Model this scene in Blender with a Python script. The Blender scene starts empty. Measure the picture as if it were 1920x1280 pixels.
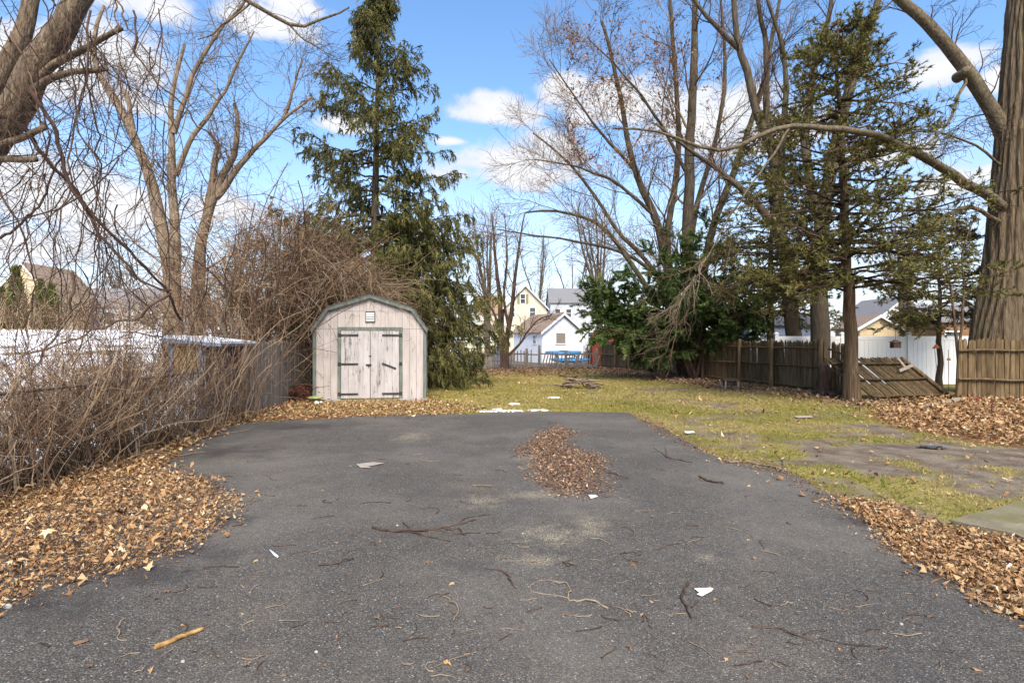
import bpy, math, random
import numpy as np
R = np.random.default_rng(11)
random.seed(11)
sc = bpy.context.scene
COL = sc.collection

# ---------------------------------------------------------------- camera, sky, sun, exposure
F, H = 1050.0, 1.6                      # focal length in photo pixels, eye height in metres
cam = bpy.data.cameras.new('camera'); camo = bpy.data.objects.new('camera', cam)
COL.objects.link(camo); sc.camera = camo
cam.sensor_width = 36.0; cam.lens = 36.0 * F / 1920.0
cam.clip_start = 0.05; cam.clip_end = 3000
camo.location = (0, 0, H); camo.rotation_euler = (math.radians(90), 0, 0)
sc.render.resolution_x, sc.render.resolution_y = 1024, 682
sc.view_settings.view_transform = 'Standard'; sc.view_settings.look = 'None'
sc.view_settings.gamma = 1.0; sc.view_settings.use_curve_mapping = False
sc.view_settings.exposure = 1.6
sc.cycles.use_adaptive_sampling = True; sc.cycles.adaptive_threshold = 0.02
sc.cycles.max_bounces = 4; sc.cycles.diffuse_bounces = 2; sc.cycles.glossy_bounces = 2
SUN_DIR = np.array([0.10, -0.68, 0.76]); SUN_DIR /= np.linalg.norm(SUN_DIR)
SUN_EL = math.asin(SUN_DIR[2]); SUN_AZ = math.atan2(SUN_DIR[0], SUN_DIR[1])
sl = bpy.data.lights.new('sun', 'SUN'); sl.energy = 2.3; sl.angle = math.radians(35); sl.color = (1.0, 0.91, 0.77)
so = bpy.data.objects.new('sun', sl); COL.objects.link(so)
from mathutils import Vector
so.rotation_euler = Vector(-SUN_DIR).to_track_quat('-Z', 'Y').to_euler()

def build_world():
    w = bpy.data.worlds.new('World'); sc.world = w; w.use_nodes = True
    w.cycles.sampling_method = 'MANUAL'; w.cycles.sample_map_resolution = 256
    nt = w.node_tree; N = nt.nodes; L = nt.links
    N.clear()
    def n(t, **k):
        x = N.new(t)
        for a, b in k.items(): setattr(x, a, b)
        return x
    def m(op, a, b=None, c=None, clamp=False):
        x = n('ShaderNodeMath', operation=op, use_clamp=clamp)
        for i, v in enumerate((a, b, c)):
            if v is None: continue
            if isinstance(v, (int, float)): x.inputs[i].default_value = v
            else: L.new(v, x.inputs[i])
        return x.outputs[0]
    out = n('ShaderNodeOutputWorld'); bg = n('ShaderNodeBackground')
    bg.inputs['Strength'].default_value = 0.11
    L.new(bg.outputs[0], out.inputs['Surface'])
    sky = n('ShaderNodeTexSky', sky_type='NISHITA', sun_disc=False)
    sky.sun_elevation = SUN_EL; sky.sun_rotation = SUN_AZ
    sky.air_density = 1.0; sky.dust_density = 0.6; sky.ozone_density = 1.6
    hsv = n('ShaderNodeHueSaturation'); hsv.inputs['Saturation'].default_value = 1.15
    hsv.inputs['Value'].default_value = 0.90
    L.new(sky.outputs[0], hsv.inputs['Color'])
    tc = n('ShaderNodeTexCoord'); sep = n('ShaderNodeSeparateXYZ')
    L.new(tc.outputs['Generated'], sep.inputs[0])
    x, y, z = sep.outputs
    # noise in cloud space
    def noise(scale, detail, rough, sx=1, sz=1.5):
        mp = n('ShaderNodeMapping'); mp.inputs['Scale'].default_value = (sx, sx, sz)
        L.new(tc.outputs['Generated'], mp.inputs[0])
        t = n('ShaderNodeTexNoise'); t.inputs['Scale'].default_value = scale
        t.inputs['Detail'].default_value = detail; t.inputs['Roughness'].default_value = rough
        L.new(mp.outputs[0], t.inputs['Vector']); return t.outputs['Fac']
    n1 = noise(5.5, 8, 0.60); n2 = noise(15, 5, 0.55)
    clouds = [(930,216,95,40),(985,300,150,62),(850,265,40,14),(1055,172,55,36),(1170,205,130,62),(1310,235,150,75),
              (1450,260,120,60),(1020,330,200,40),(500,45,140,50),(560,12,90,40),(262,125,125,95),(150,150,130,85),(30,130,130,100),(240,190,120,55),
              (90,370,210,100),(230,385,220,90),(400,390,150,80),(30,460,200,60),(655,237,62,22),(1770,125,95,48),(1880,150,70,45),
              (1775,345,75,40),(1855,325,50,28),(1620,300,140,45),(300,20,160,50)]
    def d(px, py):
        v = np.array([(px-960)/F, 1, (640-py)/F]); return v/np.linalg.norm(v)
    cur = None
    for (px, py, a, b) in clouds:
        c = d(px, py); ra = abs(d(px+a, py)[0]-d(px-a, py)[0])/2; rb = abs(d(px, py+b)[2]-d(px, py-b)[2])/2
        dx = m('MULTIPLY', m('SUBTRACT', x, float(c[0])), float(1/ra))
        dz = m('MULTIPLY', m('SUBTRACT', z, float(c[2])), float(1/rb))
        # flatter undersides
        dz = m('MULTIPLY', dz, m('ADD', m('MULTIPLY', m('LESS_THAN', dz, 0.0), 0.35), 1.0))
        r2 = m('SQRT', m('ADD', m('MULTIPLY', dx, dx), m('MULTIPLY', dz, dz)))
        v = m('SUBTRACT', 1.0, r2)
        cur = v if cur is None else m('MAXIMUM', cur, v)
    cur = m('MAXIMUM', cur, -1.2)
    tot = m('ADD', cur, m('ADD', m('MULTIPLY', m('SUBTRACT', n1, 0.5), 2.6), m('MULTIPLY', m('SUBTRACT', n2, 0.5), 1.1)))
    mr = n('ShaderNodeMapRange', interpolation_type='SMOOTHSTEP')
    mr.inputs['From Min'].default_value = -0.02; mr.inputs['From Max'].default_value = 0.50
    L.new(tot, mr.inputs['Value'])
    mask = m('MULTIPLY', mr.outputs[0], 0.96)
    # thin high veil growing towards the horizon
    veil = n('ShaderNodeMapRange', interpolation_type='SMOOTHSTEP')
    veil.inputs['From Min'].default_value = 0.38; veil.inputs['From Max'].default_value = 0.02
    veil.inputs['To Min'].default_value = 0.0; veil.inputs['To Max'].default_value = 0.80
    L.new(z, veil.inputs['Value'])
    vn = m('MULTIPLY', veil.outputs[0], m('ADD', m('MULTIPLY', n1, 0.9), 0.5), clamp=True)
    shade = n('ShaderNodeValToRGB'); shade.color_ramp.elements[0].position = 0.1; shade.color_ramp.elements[1].position = 0.85
    CW = 3.2
    shade.color_ramp.elements[0].color = (0.74, 0.79, 0.90, 1); shade.color_ramp.elements[1].color = (1.0, 1.0, 1.0, 1)
    L.new(tot, shade.inputs[0])
    cm = n('ShaderNodeMix', data_type='RGBA', blend_type='MULTIPLY'); cm.inputs['Factor'].default_value = 1
    L.new(shade.outputs[0], cm.inputs['A']); cm.inputs['B'].default_value = (CW, CW, CW*1.02, 1)
    mix1 = n('ShaderNodeMix', data_type='RGBA'); L.new(vn, mix1.inputs['Factor'])
    L.new(hsv.outputs[0], mix1.inputs['A']); mix1.inputs['B'].default_value = (2.62, 2.72, 3.05, 1)
    mix2 = n('ShaderNodeMix', data_type='RGBA'); L.new(mask, mix2.inputs['Factor'])
    L.new(mix1.outputs['Result'], mix2.inputs['A']); L.new(cm.outputs['Result'], mix2.inputs['B'])
    L.new(mix2.outputs['Result'], bg.inputs['Color'])
build_world()

# ---------------------------------------------------------------- helpers
def P(px, py, Y): return np.array([(px-960)/F*Y, Y, H-(py-640)/F*Y])     # a photo direction at a known distance
def G(px, py, z=0.0):                                                     # where that direction meets the ground
    Y = (H-z)*F/(py-640.0); return np.array([(px-960)/F*Y, Y, z])
def srgb(r, g, b, k=0.72):
    f = lambda c: (c/12.92 if c <= 0.04045 else ((c+0.055)/1.055)**2.4)
    return tuple(min(0.85, f(v/255.0)*k) for v in (r, g, b))

_lat = {}
def vnoise(x, y, s, seed=0):
    x = np.asarray(x, float)*s + 1000.3; y = np.asarray(y, float)*s + 1000.7
    if seed not in _lat: _lat[seed] = np.random.default_rng(seed+99).random((256, 256))
    T = _lat[seed]; xi = np.floor(x).astype(int); yi = np.floor(y).astype(int); fx = x-xi; fy = y-yi
    fx = fx*fx*(3-2*fx); fy = fy*fy*(3-2*fy)
    g = lambda a, b: T[a & 255, b & 255]
    return (g(xi, yi)*(1-fx)+g(xi+1, yi)*fx)*(1-fy) + (g(xi, yi+1)*(1-fx)+g(xi+1, yi+1)*fx)*fy
def fbm(x, y, s, seed=0, o=4):
    v = 0; a = 0.5; t = 0
    for i in range(o): v = v+a*vnoise(x, y, s*2**i, seed+i); t += a; a *= 0.5
    return v/t
def smooth(a, b, x):
    t = np.clip((np.asarray(x, float)-a)/(b-a), 0, 1); return t*t*(3-2*t)
def inpoly(poly, x, y):
    x = np.asarray(x, float); y = np.asarray(y, float); c = np.zeros(x.shape, bool); n = len(poly); j = n-1
    for i in range(n):
        xi, yi = poly[i][:2]; xj, yj = poly[j][:2]
        t = ((yi > y) != (yj > y)) & (x < (xj-xi)*(y-yi)/(yj-yi+1e-12)+xi); c ^= t; j = i
    return c
def nrm(v): return v/(np.linalg.norm(v, axis=-1, keepdims=True)+1e-9)

class MB:
    """collects geometry for ONE mesh object"""
    def __init__(s): s.V = []; s.Fs = []; s.v = []; s.n = 0
    def add(s, V, Fl, v=0.5):
        V = np.asarray(V, float).reshape(-1, 3)
        for f in (Fl if isinstance(Fl, list) else [Fl]): s.Fs.append(np.asarray(f, int)+s.n)
        s.V.append(V); s.v.append(np.broadcast_to(np.asarray(v, float), (len(V),)).copy()); s.n += len(V); return s
    def hexa(s, p, v=0.5):     # 8 corners: bottom 4 (ccw), top 4
        return s.add(p, np.array([[0,3,2,1],[4,5,6,7],[0,1,5,4],[1,2,6,5],[2,3,7,6],[3,0,4,7]]), v)
    def box(s, a, b, v=0.5):
        x0, y0, z0 = a; x1, y1, z1 = b
        return s.hexa([(x0,y0,z0),(x1,y0,z0),(x1,y1,z0),(x0,y1,z0),(x0,y0,z1),(x1,y0,z1),(x1,y1,z1),(x0,y1,z1)], v)
    def beam(s, a, b, w, h, v=0.5, up=(0,0,1)):
        a = np.asarray(a, float); b = np.asarray(b, float); t = nrm(b-a); sd = nrm(np.cross(t, up)); u = np.cross(sd, t)
        q = [(-1,-1),(1,-1),(1,1),(-1,1)]
        return s.hexa([a+sd*w/2*i+u*h/2*j for i, j in q]+[b+sd*w/2*i+u*h/2*j for i, j in q], v)
    def prism(s, pts, ext, v=0.5):
        p = np.asarray(pts, float); n = len(p); e = np.asarray(ext, float)
        sides = np.array([[i, (i+1) % n, (i+1) % n+n, i+n] for i in range(n)])
        return s.add(np.vstack([p, p+e]), [np.arange(n)[None, ::-1], (np.arange(n)+n)[None, :], sides], v)
    def tubes(s, pts, rad, sides=5, v=None, flat=None):
        pts = np.asarray(pts, float); rad = np.asarray(rad, float)
        if pts.ndim == 2: pts = pts[None]; rad = rad[None]
        M, N, _ = pts.shape
        if M == 0: return s
        T = np.empty_like(pts); T[:, 1:-1] = pts[:, 2:]-pts[:, :-2]; T[:, 0] = pts[:, 1]-pts[:, 0]; T[:, -1] = pts[:, -1]-pts[:, -2]
        T = nrm(T); mean = nrm(pts[:, -1]-pts[:, 0]); ref = np.where(np.abs(mean[:, 2:3]) > 0.75, np.array([[1., 0.13, 0]]), np.array([[0, 0.1, 1.]]))
        S = nrm(np.cross(T, ref[:, None, :])); U = np.cross(S, T)
        a = np.arange(sides)*2*np.pi/sides
        rr = rad[:, :, None, None] if rad.ndim == 2 else rad[..., None]
        V = pts[:, :, None, :] + rr*(np.cos(a)[None, None, :, None]*S[:, :, None, :]+np.sin(a)[None, None, :, None]*U[:, :, None, :])
        base = (np.arange(M)*N*sides)[:, None, None]; r = (np.arange(N-1)*sides)[None, :, None]; i = np.arange(sides)[None, None, :]; j = (i+1) % sides
        q = np.stack([base+r+i, base+r+j, base+r+sides+j, base+r+sides+i], -1).reshape(-1, 4)
        if v is None: v = R.random(M)
        vv = np.repeat(np.broadcast_to(np.asarray(v, float), (M,)), N*sides)
        caps = (base[:, :, 0]+(N-1)*sides+np.arange(sides)[None, :]).reshape(-1, sides)
        return s.add(V, [q, caps], vv)
    def blades(s, p, d, ln, wd, v=None, nrmv=None):   # diamond slivers
        K = len(p)
        if K == 0: return s
        d = nrm(d); rnd = R.normal(size=(K, 3)) if nrmv is None else nrmv
        sd = nrm(np.cross(d, rnd)); ln = np.broadcast_to(ln, (K,))[:, None]; wd = np.broadcast_to(wd, (K,))[:, None]
        V = np.stack([p-sd*wd/2, p+sd*wd/2, p+d*ln], 1)
        q = np.arange(K*3).reshape(K, 3)
        if v is None: v = R.random(K)
        return s.add(V, q, np.repeat(v, 3))
    def mesh(s, name, mat, smoothf=False):
        V = np.concatenate(s.V); me = bpy.data.meshes.new(name)
        me.vertices.add(len(V)); me.vertices.foreach_set('co', V.astype(np.float32).ravel())
        loops = np.concatenate([f.ravel() for f in s.Fs]); tot = np.concatenate([np.full(len(f), f.shape[1]) for f in s.Fs])
        me.loops.add(len(loops)); me.loops.foreach_set('vertex_index', loops.astype(np.int32))
        me.polygons.add(len(tot)); st = np.concatenate([[0], np.cumsum(tot)[:-1]])
        me.polygons.foreach_set('loop_start', st.astype(np.int32))
        at = me.attributes.new('v', 'FLOAT', 'POINT'); at.data.foreach_set('value', np.concatenate(s.v).astype(np.float32))
        me.update(calc_edges=True); me.validate()
        me.polygons.foreach_set('use_smooth', np.full(len(tot), bool(smoothf)))
        if mat is not None: me.materials.append(mat)
        return me
    def build(s, name, mat, parent=None, smoothf=False, world=True):
        """world=True: vertices are world coordinates and get moved to the parent's frame"""
        if parent is not None and world:
            o = wloc(parent); s.V = [a-o for a in s.V]
        me = s.mesh(name, mat, smoothf)
        return link(name, me, parent)
def wloc(o):
    p = np.zeros(3)
    while o is not None: p = p+np.array(o.location); o = o.parent
    return p
def link(name, me, parent=None, loc=None, rot=None, scale=None):
    o = bpy.data.objects.new(name, me); COL.objects.link(o)
    if parent is not None: o.parent = parent
    if loc is not None: o.location = loc
    if rot is not None: o.rotation_euler = rot
    if scale is not None: o.scale = scale
    return o
def tag(o, label=None, cat=None, group=None, kind=None):
    if label: o['label'] = label
    if cat: o['category'] = cat
    if group: o['group'] = group
    if kind: o['kind'] = kind
    return o
def thing(name, label, cat, loc, rz=0, group=None):
    o = bpy.data.objects.new(name, None); COL.objects.link(o); o.location = loc; o.rotation_euler = (0, 0, rz)
    o.empty_display_size = 0.2
    return tag(o, label, cat, group)

# ---------------------------------------------------------------- materials
def mat(name, stops, nscale=4.0, scale=(1,1,1), detail=6, rough=0.9, bump=0.0, bscale=20.0, bsc=None, rand=0.0, attr=0.0, spec=0.2, rghn=0.55, bdist=0.02, metal=0.0, extra=None):
    m = bpy.data.materials.new(name); m.use_nodes = True; nt = m.node_tree; N = nt.nodes; L = nt.links
    b = N['Principled BSDF']; b.inputs['Roughness'].default_value = rough; b.inputs['Metallic'].default_value = metal
    b.inputs['Specular IOR Level'].default_value = spec
    tc = N.new('ShaderNodeTexCoord'); mp = N.new('ShaderNodeMapping'); mp.inputs['Scale'].default_value = scale
    L.new(tc.outputs['Object'], mp.inputs[0])
    vec = mp.outputs[0]
    oi = N.new('ShaderNodeObjectInfo')
    if rand > 0:                                      # shift the grain from piece to piece
        ad = N.new('ShaderNodeVectorMath'); ad.operation = 'ADD'; cb = N.new('ShaderNodeVectorMath'); cb.operation = 'SCALE'
        cb.inputs[0].default_value = (13.1, 7.7, 3.3); L.new(oi.outputs['Random'], cb.inputs['Scale'])
        L.new(vec, ad.inputs[0]); L.new(cb.outputs[0], ad.inputs[1]); vec = ad.outputs[0]
    nz = N.new('ShaderNodeTexNoise'); nz.inputs['Scale'].default_value = nscale; nz.inputs['Detail'].default_value = detail; nz.inputs['Roughness'].default_value = rghn
    L.new(vec, nz.inputs['Vector']); fac = nz.outputs['Fac']
    if attr > 0:
        a = N.new('ShaderNodeAttribute'); a.attribute_name = 'v'
        mx = N.new('ShaderNodeMix'); mx.data_type = 'FLOAT'; mx.inputs['Factor'].default_value = attr
        L.new(fac, mx.inputs['A']); L.new(a.outputs['Fac'], mx.inputs['B']); fac = mx.outputs['Result']
    rp = N.new('ShaderNodeValToRGB'); cr = rp.color_ramp
    while len(cr.elements) < len(stops): cr.elements.new(0.5)
    for e, (p, c) in zip(cr.elements, stops): e.position = p; e.color = (*c, 1)
    L.new(fac, rp.inputs[0]); col = rp.outputs[0]
    if rand > 0:
        h = N.new('ShaderNodeHueSaturation'); mr = N.new('ShaderNodeMapRange')
        mr.inputs['To Min'].default_value = 1-rand; mr.inputs['To Max'].default_value = 1+rand
        L.new(oi.outputs['Random'], mr.inputs['Value']); L.new(mr.outputs[0], h.inputs['Value']); L.new(col, h.inputs['Color']); col = h.outputs[0]
    if extra: col = extra(N, L, tc, col, vec)
    L.new(col, b.inputs['Base Color'])
    if bump > 0:
        n2 = N.new('ShaderNodeTexNoise'); n2.inputs['Scale'].default_value = bscale; n2.inputs['Detail'].default_value = 8
        m2 = N.new('ShaderNodeMapping'); m2.inputs['Scale'].default_value = bsc or scale; L.new(tc.outputs['Object'], m2.inputs[0]); L.new(m2.outputs[0], n2.inputs['Vector'])
        bp = N.new('ShaderNodeBump'); bp.inputs['Strength'].default_value = bump; bp.inputs['Distance'].default_value = bdist
        L.new(n2.outputs['Fac'], bp.inputs['Height']); L.new(bp.outputs[0], b.inputs['Normal'])
    return m
def mixc(N, L, fac, a, bcol):
    x = N.new('ShaderNodeMix'); x.data_type = 'RGBA'
    if isinstance(fac, float): x.inputs['Factor'].default_value = fac
    else: L.new(fac, x.inputs['Factor'])
    for k, v in (('A', a), ('B', bcol)):
        if isinstance(v, tuple): x.inputs[k].default_value = (*v[:3], 1)
        else: L.new(v, x.inputs[k])
    return x.outputs['Result']
def maskn(N, L, vec, scale, lo, hi, detail=6, mapscale=None, rough=0.6):
    if mapscale:
        mp = N.new('ShaderNodeMapping'); mp.inputs['Scale'].default_value = mapscale; L.new(vec, mp.inputs[0]); vec = mp.outputs[0]
    t = N.new('ShaderNodeTexNoise'); t.inputs['Scale'].default_value = scale; t.inputs['Detail'].default_value = detail; t.inputs['Roughness'].default_value = rough
    L.new(vec, t.inputs['Vector']); r = N.new('ShaderNodeMapRange'); r.interpolation_type = 'SMOOTHSTEP'
    r.inputs['From Min'].default_value = lo; r.inputs['From Max'].default_value = hi; L.new(t.outputs['Fac'], r.inputs['Value']); return r.outputs[0]
def mmath(N, L, op, a, b=0.0, clamp=False):
    x = N.new('ShaderNodeMath'); x.operation = op; x.use_clamp = clamp
    for i, v in enumerate((a, b)):
        if isinstance(v, (int, float)): x.inputs[i].default_value = v
        else: L.new(v, x.inputs[i])
    return x.outputs[0]

ZS = (7, 7, 0.7)     # grain that runs upwards
def peel(lo, hi, c=(0.13, 0.115, 0.10)):
    def f(N, L, tc, col, vec):
        a = maskn(N, L, tc.outputs['Object'], 3.0, lo, hi, 9, (6, 6, 1.0), 0.68)
        b = maskn(N, L, tc.outputs['Object'], 1.3, 0.42, 0.62, 4)
        k = mmath(N, L, 'MULTIPLY', a, b); col = mixc(N, L, k, col, c)
        st = maskn(N, L, tc.outputs['Object'], 2.0, 0.45, 0.8, 6, (4, 4, 0.35))
        return mixc(N, L, mmath(N, L, 'MULTIPLY', st, 0.45), col, (0.24, 0.22, 0.20))
    return f
MT = {}
MT['shed_paint'] = mat('shed_paint', [(0.25, srgb(194,180,172)), (0.5, srgb(212,199,191)), (0.8, srgb(224,213,206))], 2.2, (3,3,0.8), rand=0.05, bump=0.35, bscale=18, bsc=(5,5,0.6), extra=peel(0.60, 0.68))
MT['door_paint'] = mat('door_paint', [(0.25, srgb(186,177,172)), (0.5, srgb(208,200,196)), (0.8, srgb(220,213,209))], 2.2, (3,3,0.8), rand=0.04, bump=0.4, bscale=18, bsc=(5,5,0.6), extra=peel(0.50, 0.60))
MT['trim_green'] = mat('trim_green', [(0.2, srgb(88,96,88)), (0.5, srgb(122,130,120)), (0.8, srgb(152,154,142))], 4, (3,3,0.8), rand=0.1, bump=0.3, bscale=20, bsc=(5,5,1))
MT['iron'] = mat('iron', [(0.3, (0.018,0.016,0.016)), (0.7, (0.05,0.04,0.035))], 20, rough=0.6, spec=0.4)
MT['dark'] = mat('dark_backing', [(0.3, (0.02,0.018,0.016)), (0.7, (0.035,0.03,0.027))], 10)
MT['shingle'] = mat('shingle', [(0.3, srgb(92,88,86)), (0.7, srgb(130,124,120))], 30, bump=0.4, bscale=40, rand=0.1)
MT['white_paint'] = mat('white_paint', [(0.3, (0.70,0.70,0.70)), (0.7, (0.80,0.80,0.80))], 3, rough=0.6, rand=0.02)
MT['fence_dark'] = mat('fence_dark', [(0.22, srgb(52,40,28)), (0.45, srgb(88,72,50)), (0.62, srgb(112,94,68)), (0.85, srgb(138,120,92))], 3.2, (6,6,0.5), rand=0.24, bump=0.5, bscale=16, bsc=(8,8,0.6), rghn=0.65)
MT['fence_wood'] = mat('fence_wood', [(0.22, srgb(66,50,34)), (0.45, srgb(112,92,66)), (0.62, srgb(140,118,88)), (0.85, srgb(166,146,116))], 3.2, (6,6,0.5), rand=0.24, bump=0.5, bscale=16, bsc=(8,8,0.6), rghn=0.65)
MT['fence_grey'] = mat('fence_grey', [(0.22, srgb(88,80,72)), (0.5, srgb(146,134,122)), (0.85, srgb(182,170,158))], 3.0, (6,6,0.4), rand=0.2, bump=0.5, bscale=16, bsc=(8,8,0.6), rghn=0.65)
MT['plank_pale'] = mat('plank_pale', [(0.25, srgb(150,138,124)), (0.75, srgb(202,192,178))], 5, (1,6,6), bump=0.3, bscale=20)
MT['moss_wood'] = mat('moss_wood', [(0.25, srgb(110,98,62)), (0.5, srgb(156,142,96)), (0.8, srgb(186,168,124))], 5, (5,5,2), rand=0.15, bump=0.5, bscale=25)
def bark(name, a, b, c, ns=3.0, sc_=(5,5,0.6), bump=0.9, moss=None):
    def ex(N, L, tc, col, vec):
        fur = maskn(N, L, tc.outputs['Object'], 2.4, 0.46, 0.60, 5, (sc_[0]*1.3, sc_[1]*1.3, sc_[2]*1.2), 0.5)
        col = mixc(N, L, mmath(N, L, 'MULTIPLY', fur, 0.35), col, tuple(v*0.45 for v in a))
        if moss:
            k = maskn(N, L, tc.outputs['Object'], 1.6, 0.50, 0.72, 6); col = mixc(N, L, mmath(N, L, 'MULTIPLY', k, moss[0]), col, moss[1])
        return col
    return mat(name, [(0.25, a), (0.5, b), (0.78, c)], ns, sc_, detail=9, rghn=0.68, bump=bump, bscale=4.0, bsc=(sc_[0]*1.2, sc_[1]*1.2, sc_[2]), bdist=0.05, extra=ex)
MT['bark_near'] = bark('bark_near', srgb(74,60,48), srgb(132,114,94), srgb(186,166,140), 2.2, (9,9,2.2))
MT['bark_tan'] = bark('bark_tan', srgb(100,84,68), srgb(152,132,110), srgb(192,172,146), 3, (4,4,0.8))
MT['bark_oak'] = bark('bark_oak', srgb(72,60,46), srgb(126,108,86), srgb(168,150,122), 2.4, (8,8,0.55), 1.0, (0.35, srgb(120,118,84)))
MT['bark_limb'] = bark('bark_limb', srgb(74,64,50), srgb(120,106,86), srgb(160,146,120), 4, (4,4,2.5), 0.6, (0.45, srgb(136,134,98)))
MT['bark_grey'] = bark('bark_grey', srgb(62,54,44), srgb(104,92,76), srgb(144,130,108), 3, (5,5,0.7), 0.8, (0.3, srgb(104,102,68)))
MT['bark_cedar'] = bark('bark_cedar', srgb(70,54,40), srgb(122,100,76), srgb(164,140,112), 2.6, (9,9,0.4), 1.0)
MT['bark_dark'] = bark('bark_dark', srgb(58,44,38), srgb(98,78,66), srgb(134,112,96), 4, (4,4,0.9))
def strandmat(name, st): return mat(name, st, 3.0, attr=0.75, rough=0.95)
MT['twig_dark'] = strandmat('twig_dark', [(0.2, srgb(62,46,40)), (0.55, srgb(92,72,60)), (0.85, srgb(124,100,82))])
MT['twig_tan'] = strandmat('twig_tan', [(0.2, srgb(80,64,52)), (0.5, srgb(120,100,82)), (0.85, srgb(168,146,120))])
MT['vine'] = strandmat('vine', [(0.12, srgb(70,52,42)), (0.38, srgb(116,90,72)), (0.65, srgb(152,124,98)), (0.92, srgb(204,182,150))])
MT['spruce'] = strandmat('spruce', [(0.12, srgb(62,62,38)), (0.5, srgb(100,100,58)), (0.8, srgb(136,128,76)), (0.95, srgb(154,124,84))])
MT['cedar'] = strandmat('cedar', [(0.12, srgb(76,74,44)), (0.5, srgb(122,118,66)), (0.82, srgb(154,142,86)), (0.95, srgb(162,128,86))])
MT['yew'] = strandmat('yew', [(0.12, srgb(50,62,36)), (0.5, srgb(86,106,56)), (0.85, srgb(124,138,74)), (0.97, srgb(158,160,100))])
MT['arbor'] = strandmat('arbor', [(0.15, srgb(62,74,30)), (0.5, srgb(96,110,44)), (0.9, srgb(130,138,70))])
MT['redleaf'] = strandmat('redleaf', [(0.2, srgb(74,36,34)), (0.6, srgb(126,62,54)), (0.9, srgb(160,96,76))])
LEAFST = [(0.08, srgb(86,58,38)), (0.3, srgb(146,106,70)), (0.52, srgb(188,144,98)), (0.75, srgb(212,174,126)), (0.96, srgb(234,212,170))]
MT['leaf'] = mat('dry_leaf', LEAFST, 25, attr=0.85, rough=0.75, spec=0.3)
MT['leaf_brown'] = mat('wet_leaf', [(0.1, srgb(84,60,48)), (0.4, srgb(130,98,76)), (0.7, srgb(168,134,104)), (0.95, srgb(216,184,146))], 25, attr=0.85, rough=0.7, spec=0.3)
MT['leaf_rust'] = mat('rust_leaf', [(0.1, srgb(120,74,46)), (0.5, srgb(178,114,68)), (0.9, srgb(214,158,104))], 25, attr=0.8)
MT['grass'] = mat('grass_blade', [(0.05, srgb(112,124,44)), (0.3, srgb(150,146,62)), (0.55, srgb(172,156,90)), (0.9, srgb(200,178,126))], 2.0, attr=0.8, rough=0.8)
MT['snow'] = mat('snow', [(0.3, (0.74,0.75,0.78)), (0.7, (0.84,0.84,0.85))], 3, rough=0.7, bump=0.4, bscale=6, bdist=0.05)
MT['galv'] = mat('galvanised', [(0.3, srgb(96,78,64)), (0.7, srgb(140,130,120))], 12, rough=0.7, spec=0.3)
MT['vinyl'] = mat('white_vinyl', [(0.3, (0.76,0.76,0.77)), (0.7, (0.82,0.82,0.82))], 2, rough=0.45, spec=0.4)
MT['siding_white'] = mat('siding_white', [(0.3, (0.74,0.74,0.76)), (0.7, (0.82,0.82,0.83))], 2, rough=0.6)
MT['siding_cream'] = mat('siding_cream', [(0.3, srgb(226,214,188)), (0.7, srgb(240,231,208))], 2, rough=0.7)
MT['siding_yellow'] = mat('siding_yellow', [(0.3, srgb(240,232,186,.8)), (0.7, srgb(248,242,206,.8))], 2, rough=0.7)
MT['siding_grey'] = mat('siding_grey', [(0.3, srgb(200,202,206)), (0.7, srgb(222,224,228))], 2, rough=0.7)
MT['siding_tan'] = mat('siding_tan', [(0.3, srgb(206,184,146)), (0.7, srgb(226,206,170))], 2, rough=0.7)
MT['siding_brown'] = mat('siding_brown', [(0.3, srgb(140,104,78)), (0.7, srgb(170,134,102))], 3, rough=0.8)
MT['siding_bluegrey'] = mat('siding_bluegrey', [(0.3, srgb(90,98,118)), (0.7, srgb(120,128,146))], 3, rough=0.8)
MT['roof_brown'] = mat('roof_brown', [(0.3, srgb(140,118,100)), (0.7, srgb(174,152,132))], 14, rough=0.95, bump=0.3, bscale=14)
MT['roof_orange'] = mat('roof_orange', [(0.3, srgb(150,122,94)), (0.7, srgb(182,152,118))], 14, rough=0.95)
MT['roof_grey'] = mat('roof_grey', [(0.3, srgb(122,120,122)), (0.7, srgb(156,154,156))], 10, rough=0.95)
MT['roof_dark'] = mat('roof_dark', [(0.3, srgb(66,66,72)), (0.7, srgb(92,92,98))], 10, rough=0.9)
MT['red_wall'] = mat('red_wall', [(0.3, srgb(136,58,44)), (0.7, srgb(172,84,64))], 6, rand=0.08)
MT['glass'] = mat('window_glass', [(0.3, (0.03,0.035,0.045)), (0.7, (0.08,0.09,0.11))], 1.5, rough=0.08, spec=0.6)
MT['shutter'] = mat('shutter', [(0.3, srgb(142,138,104)), (0.7, srgb(168,162,126))], 6)
MT['board'] = mat('weathered_board', [(0.3, srgb(132,122,110)), (0.7, srgb(178,168,152))], 8, (1,1,5))
MT['kayak'] = mat('kayak_blue', [(0.3, srgb(40,140,214)), (0.7, srgb(70,168,232))], 3, rough=0.35, spec=0.5)
MT['blue_trim'] = mat('blue_trim', [(0.3, srgb(116,138,172)), (0.7, srgb(156,176,204))], 5, rough=0.6)
MT['ply'] = mat('plywood', [(0.3, srgb(176,140,90)), (0.7, srgb(212,178,124))], 4, (2,2,7))
MT['greysheet'] = mat('grey_sheet', [(0.3, srgb(96,100,112)), (0.7, srgb(132,136,148))], 4)
MT['paper'] = mat('paper', [(0.3, (0.76,0.76,0.78)), (0.7, (0.82,0.82,0.83))], 8, rough=0.8)
MT['lime'] = mat('lime_plastic', [(0.3, srgb(150,160,92)), (0.7, srgb(188,196,128))], 6, rough=0.5, spec=0.4)
MT['redplastic'] = mat('red_plastic', [(0.3, srgb(150,60,44)), (0.7, srgb(182,86,64))], 8, rough=0.6)
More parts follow.
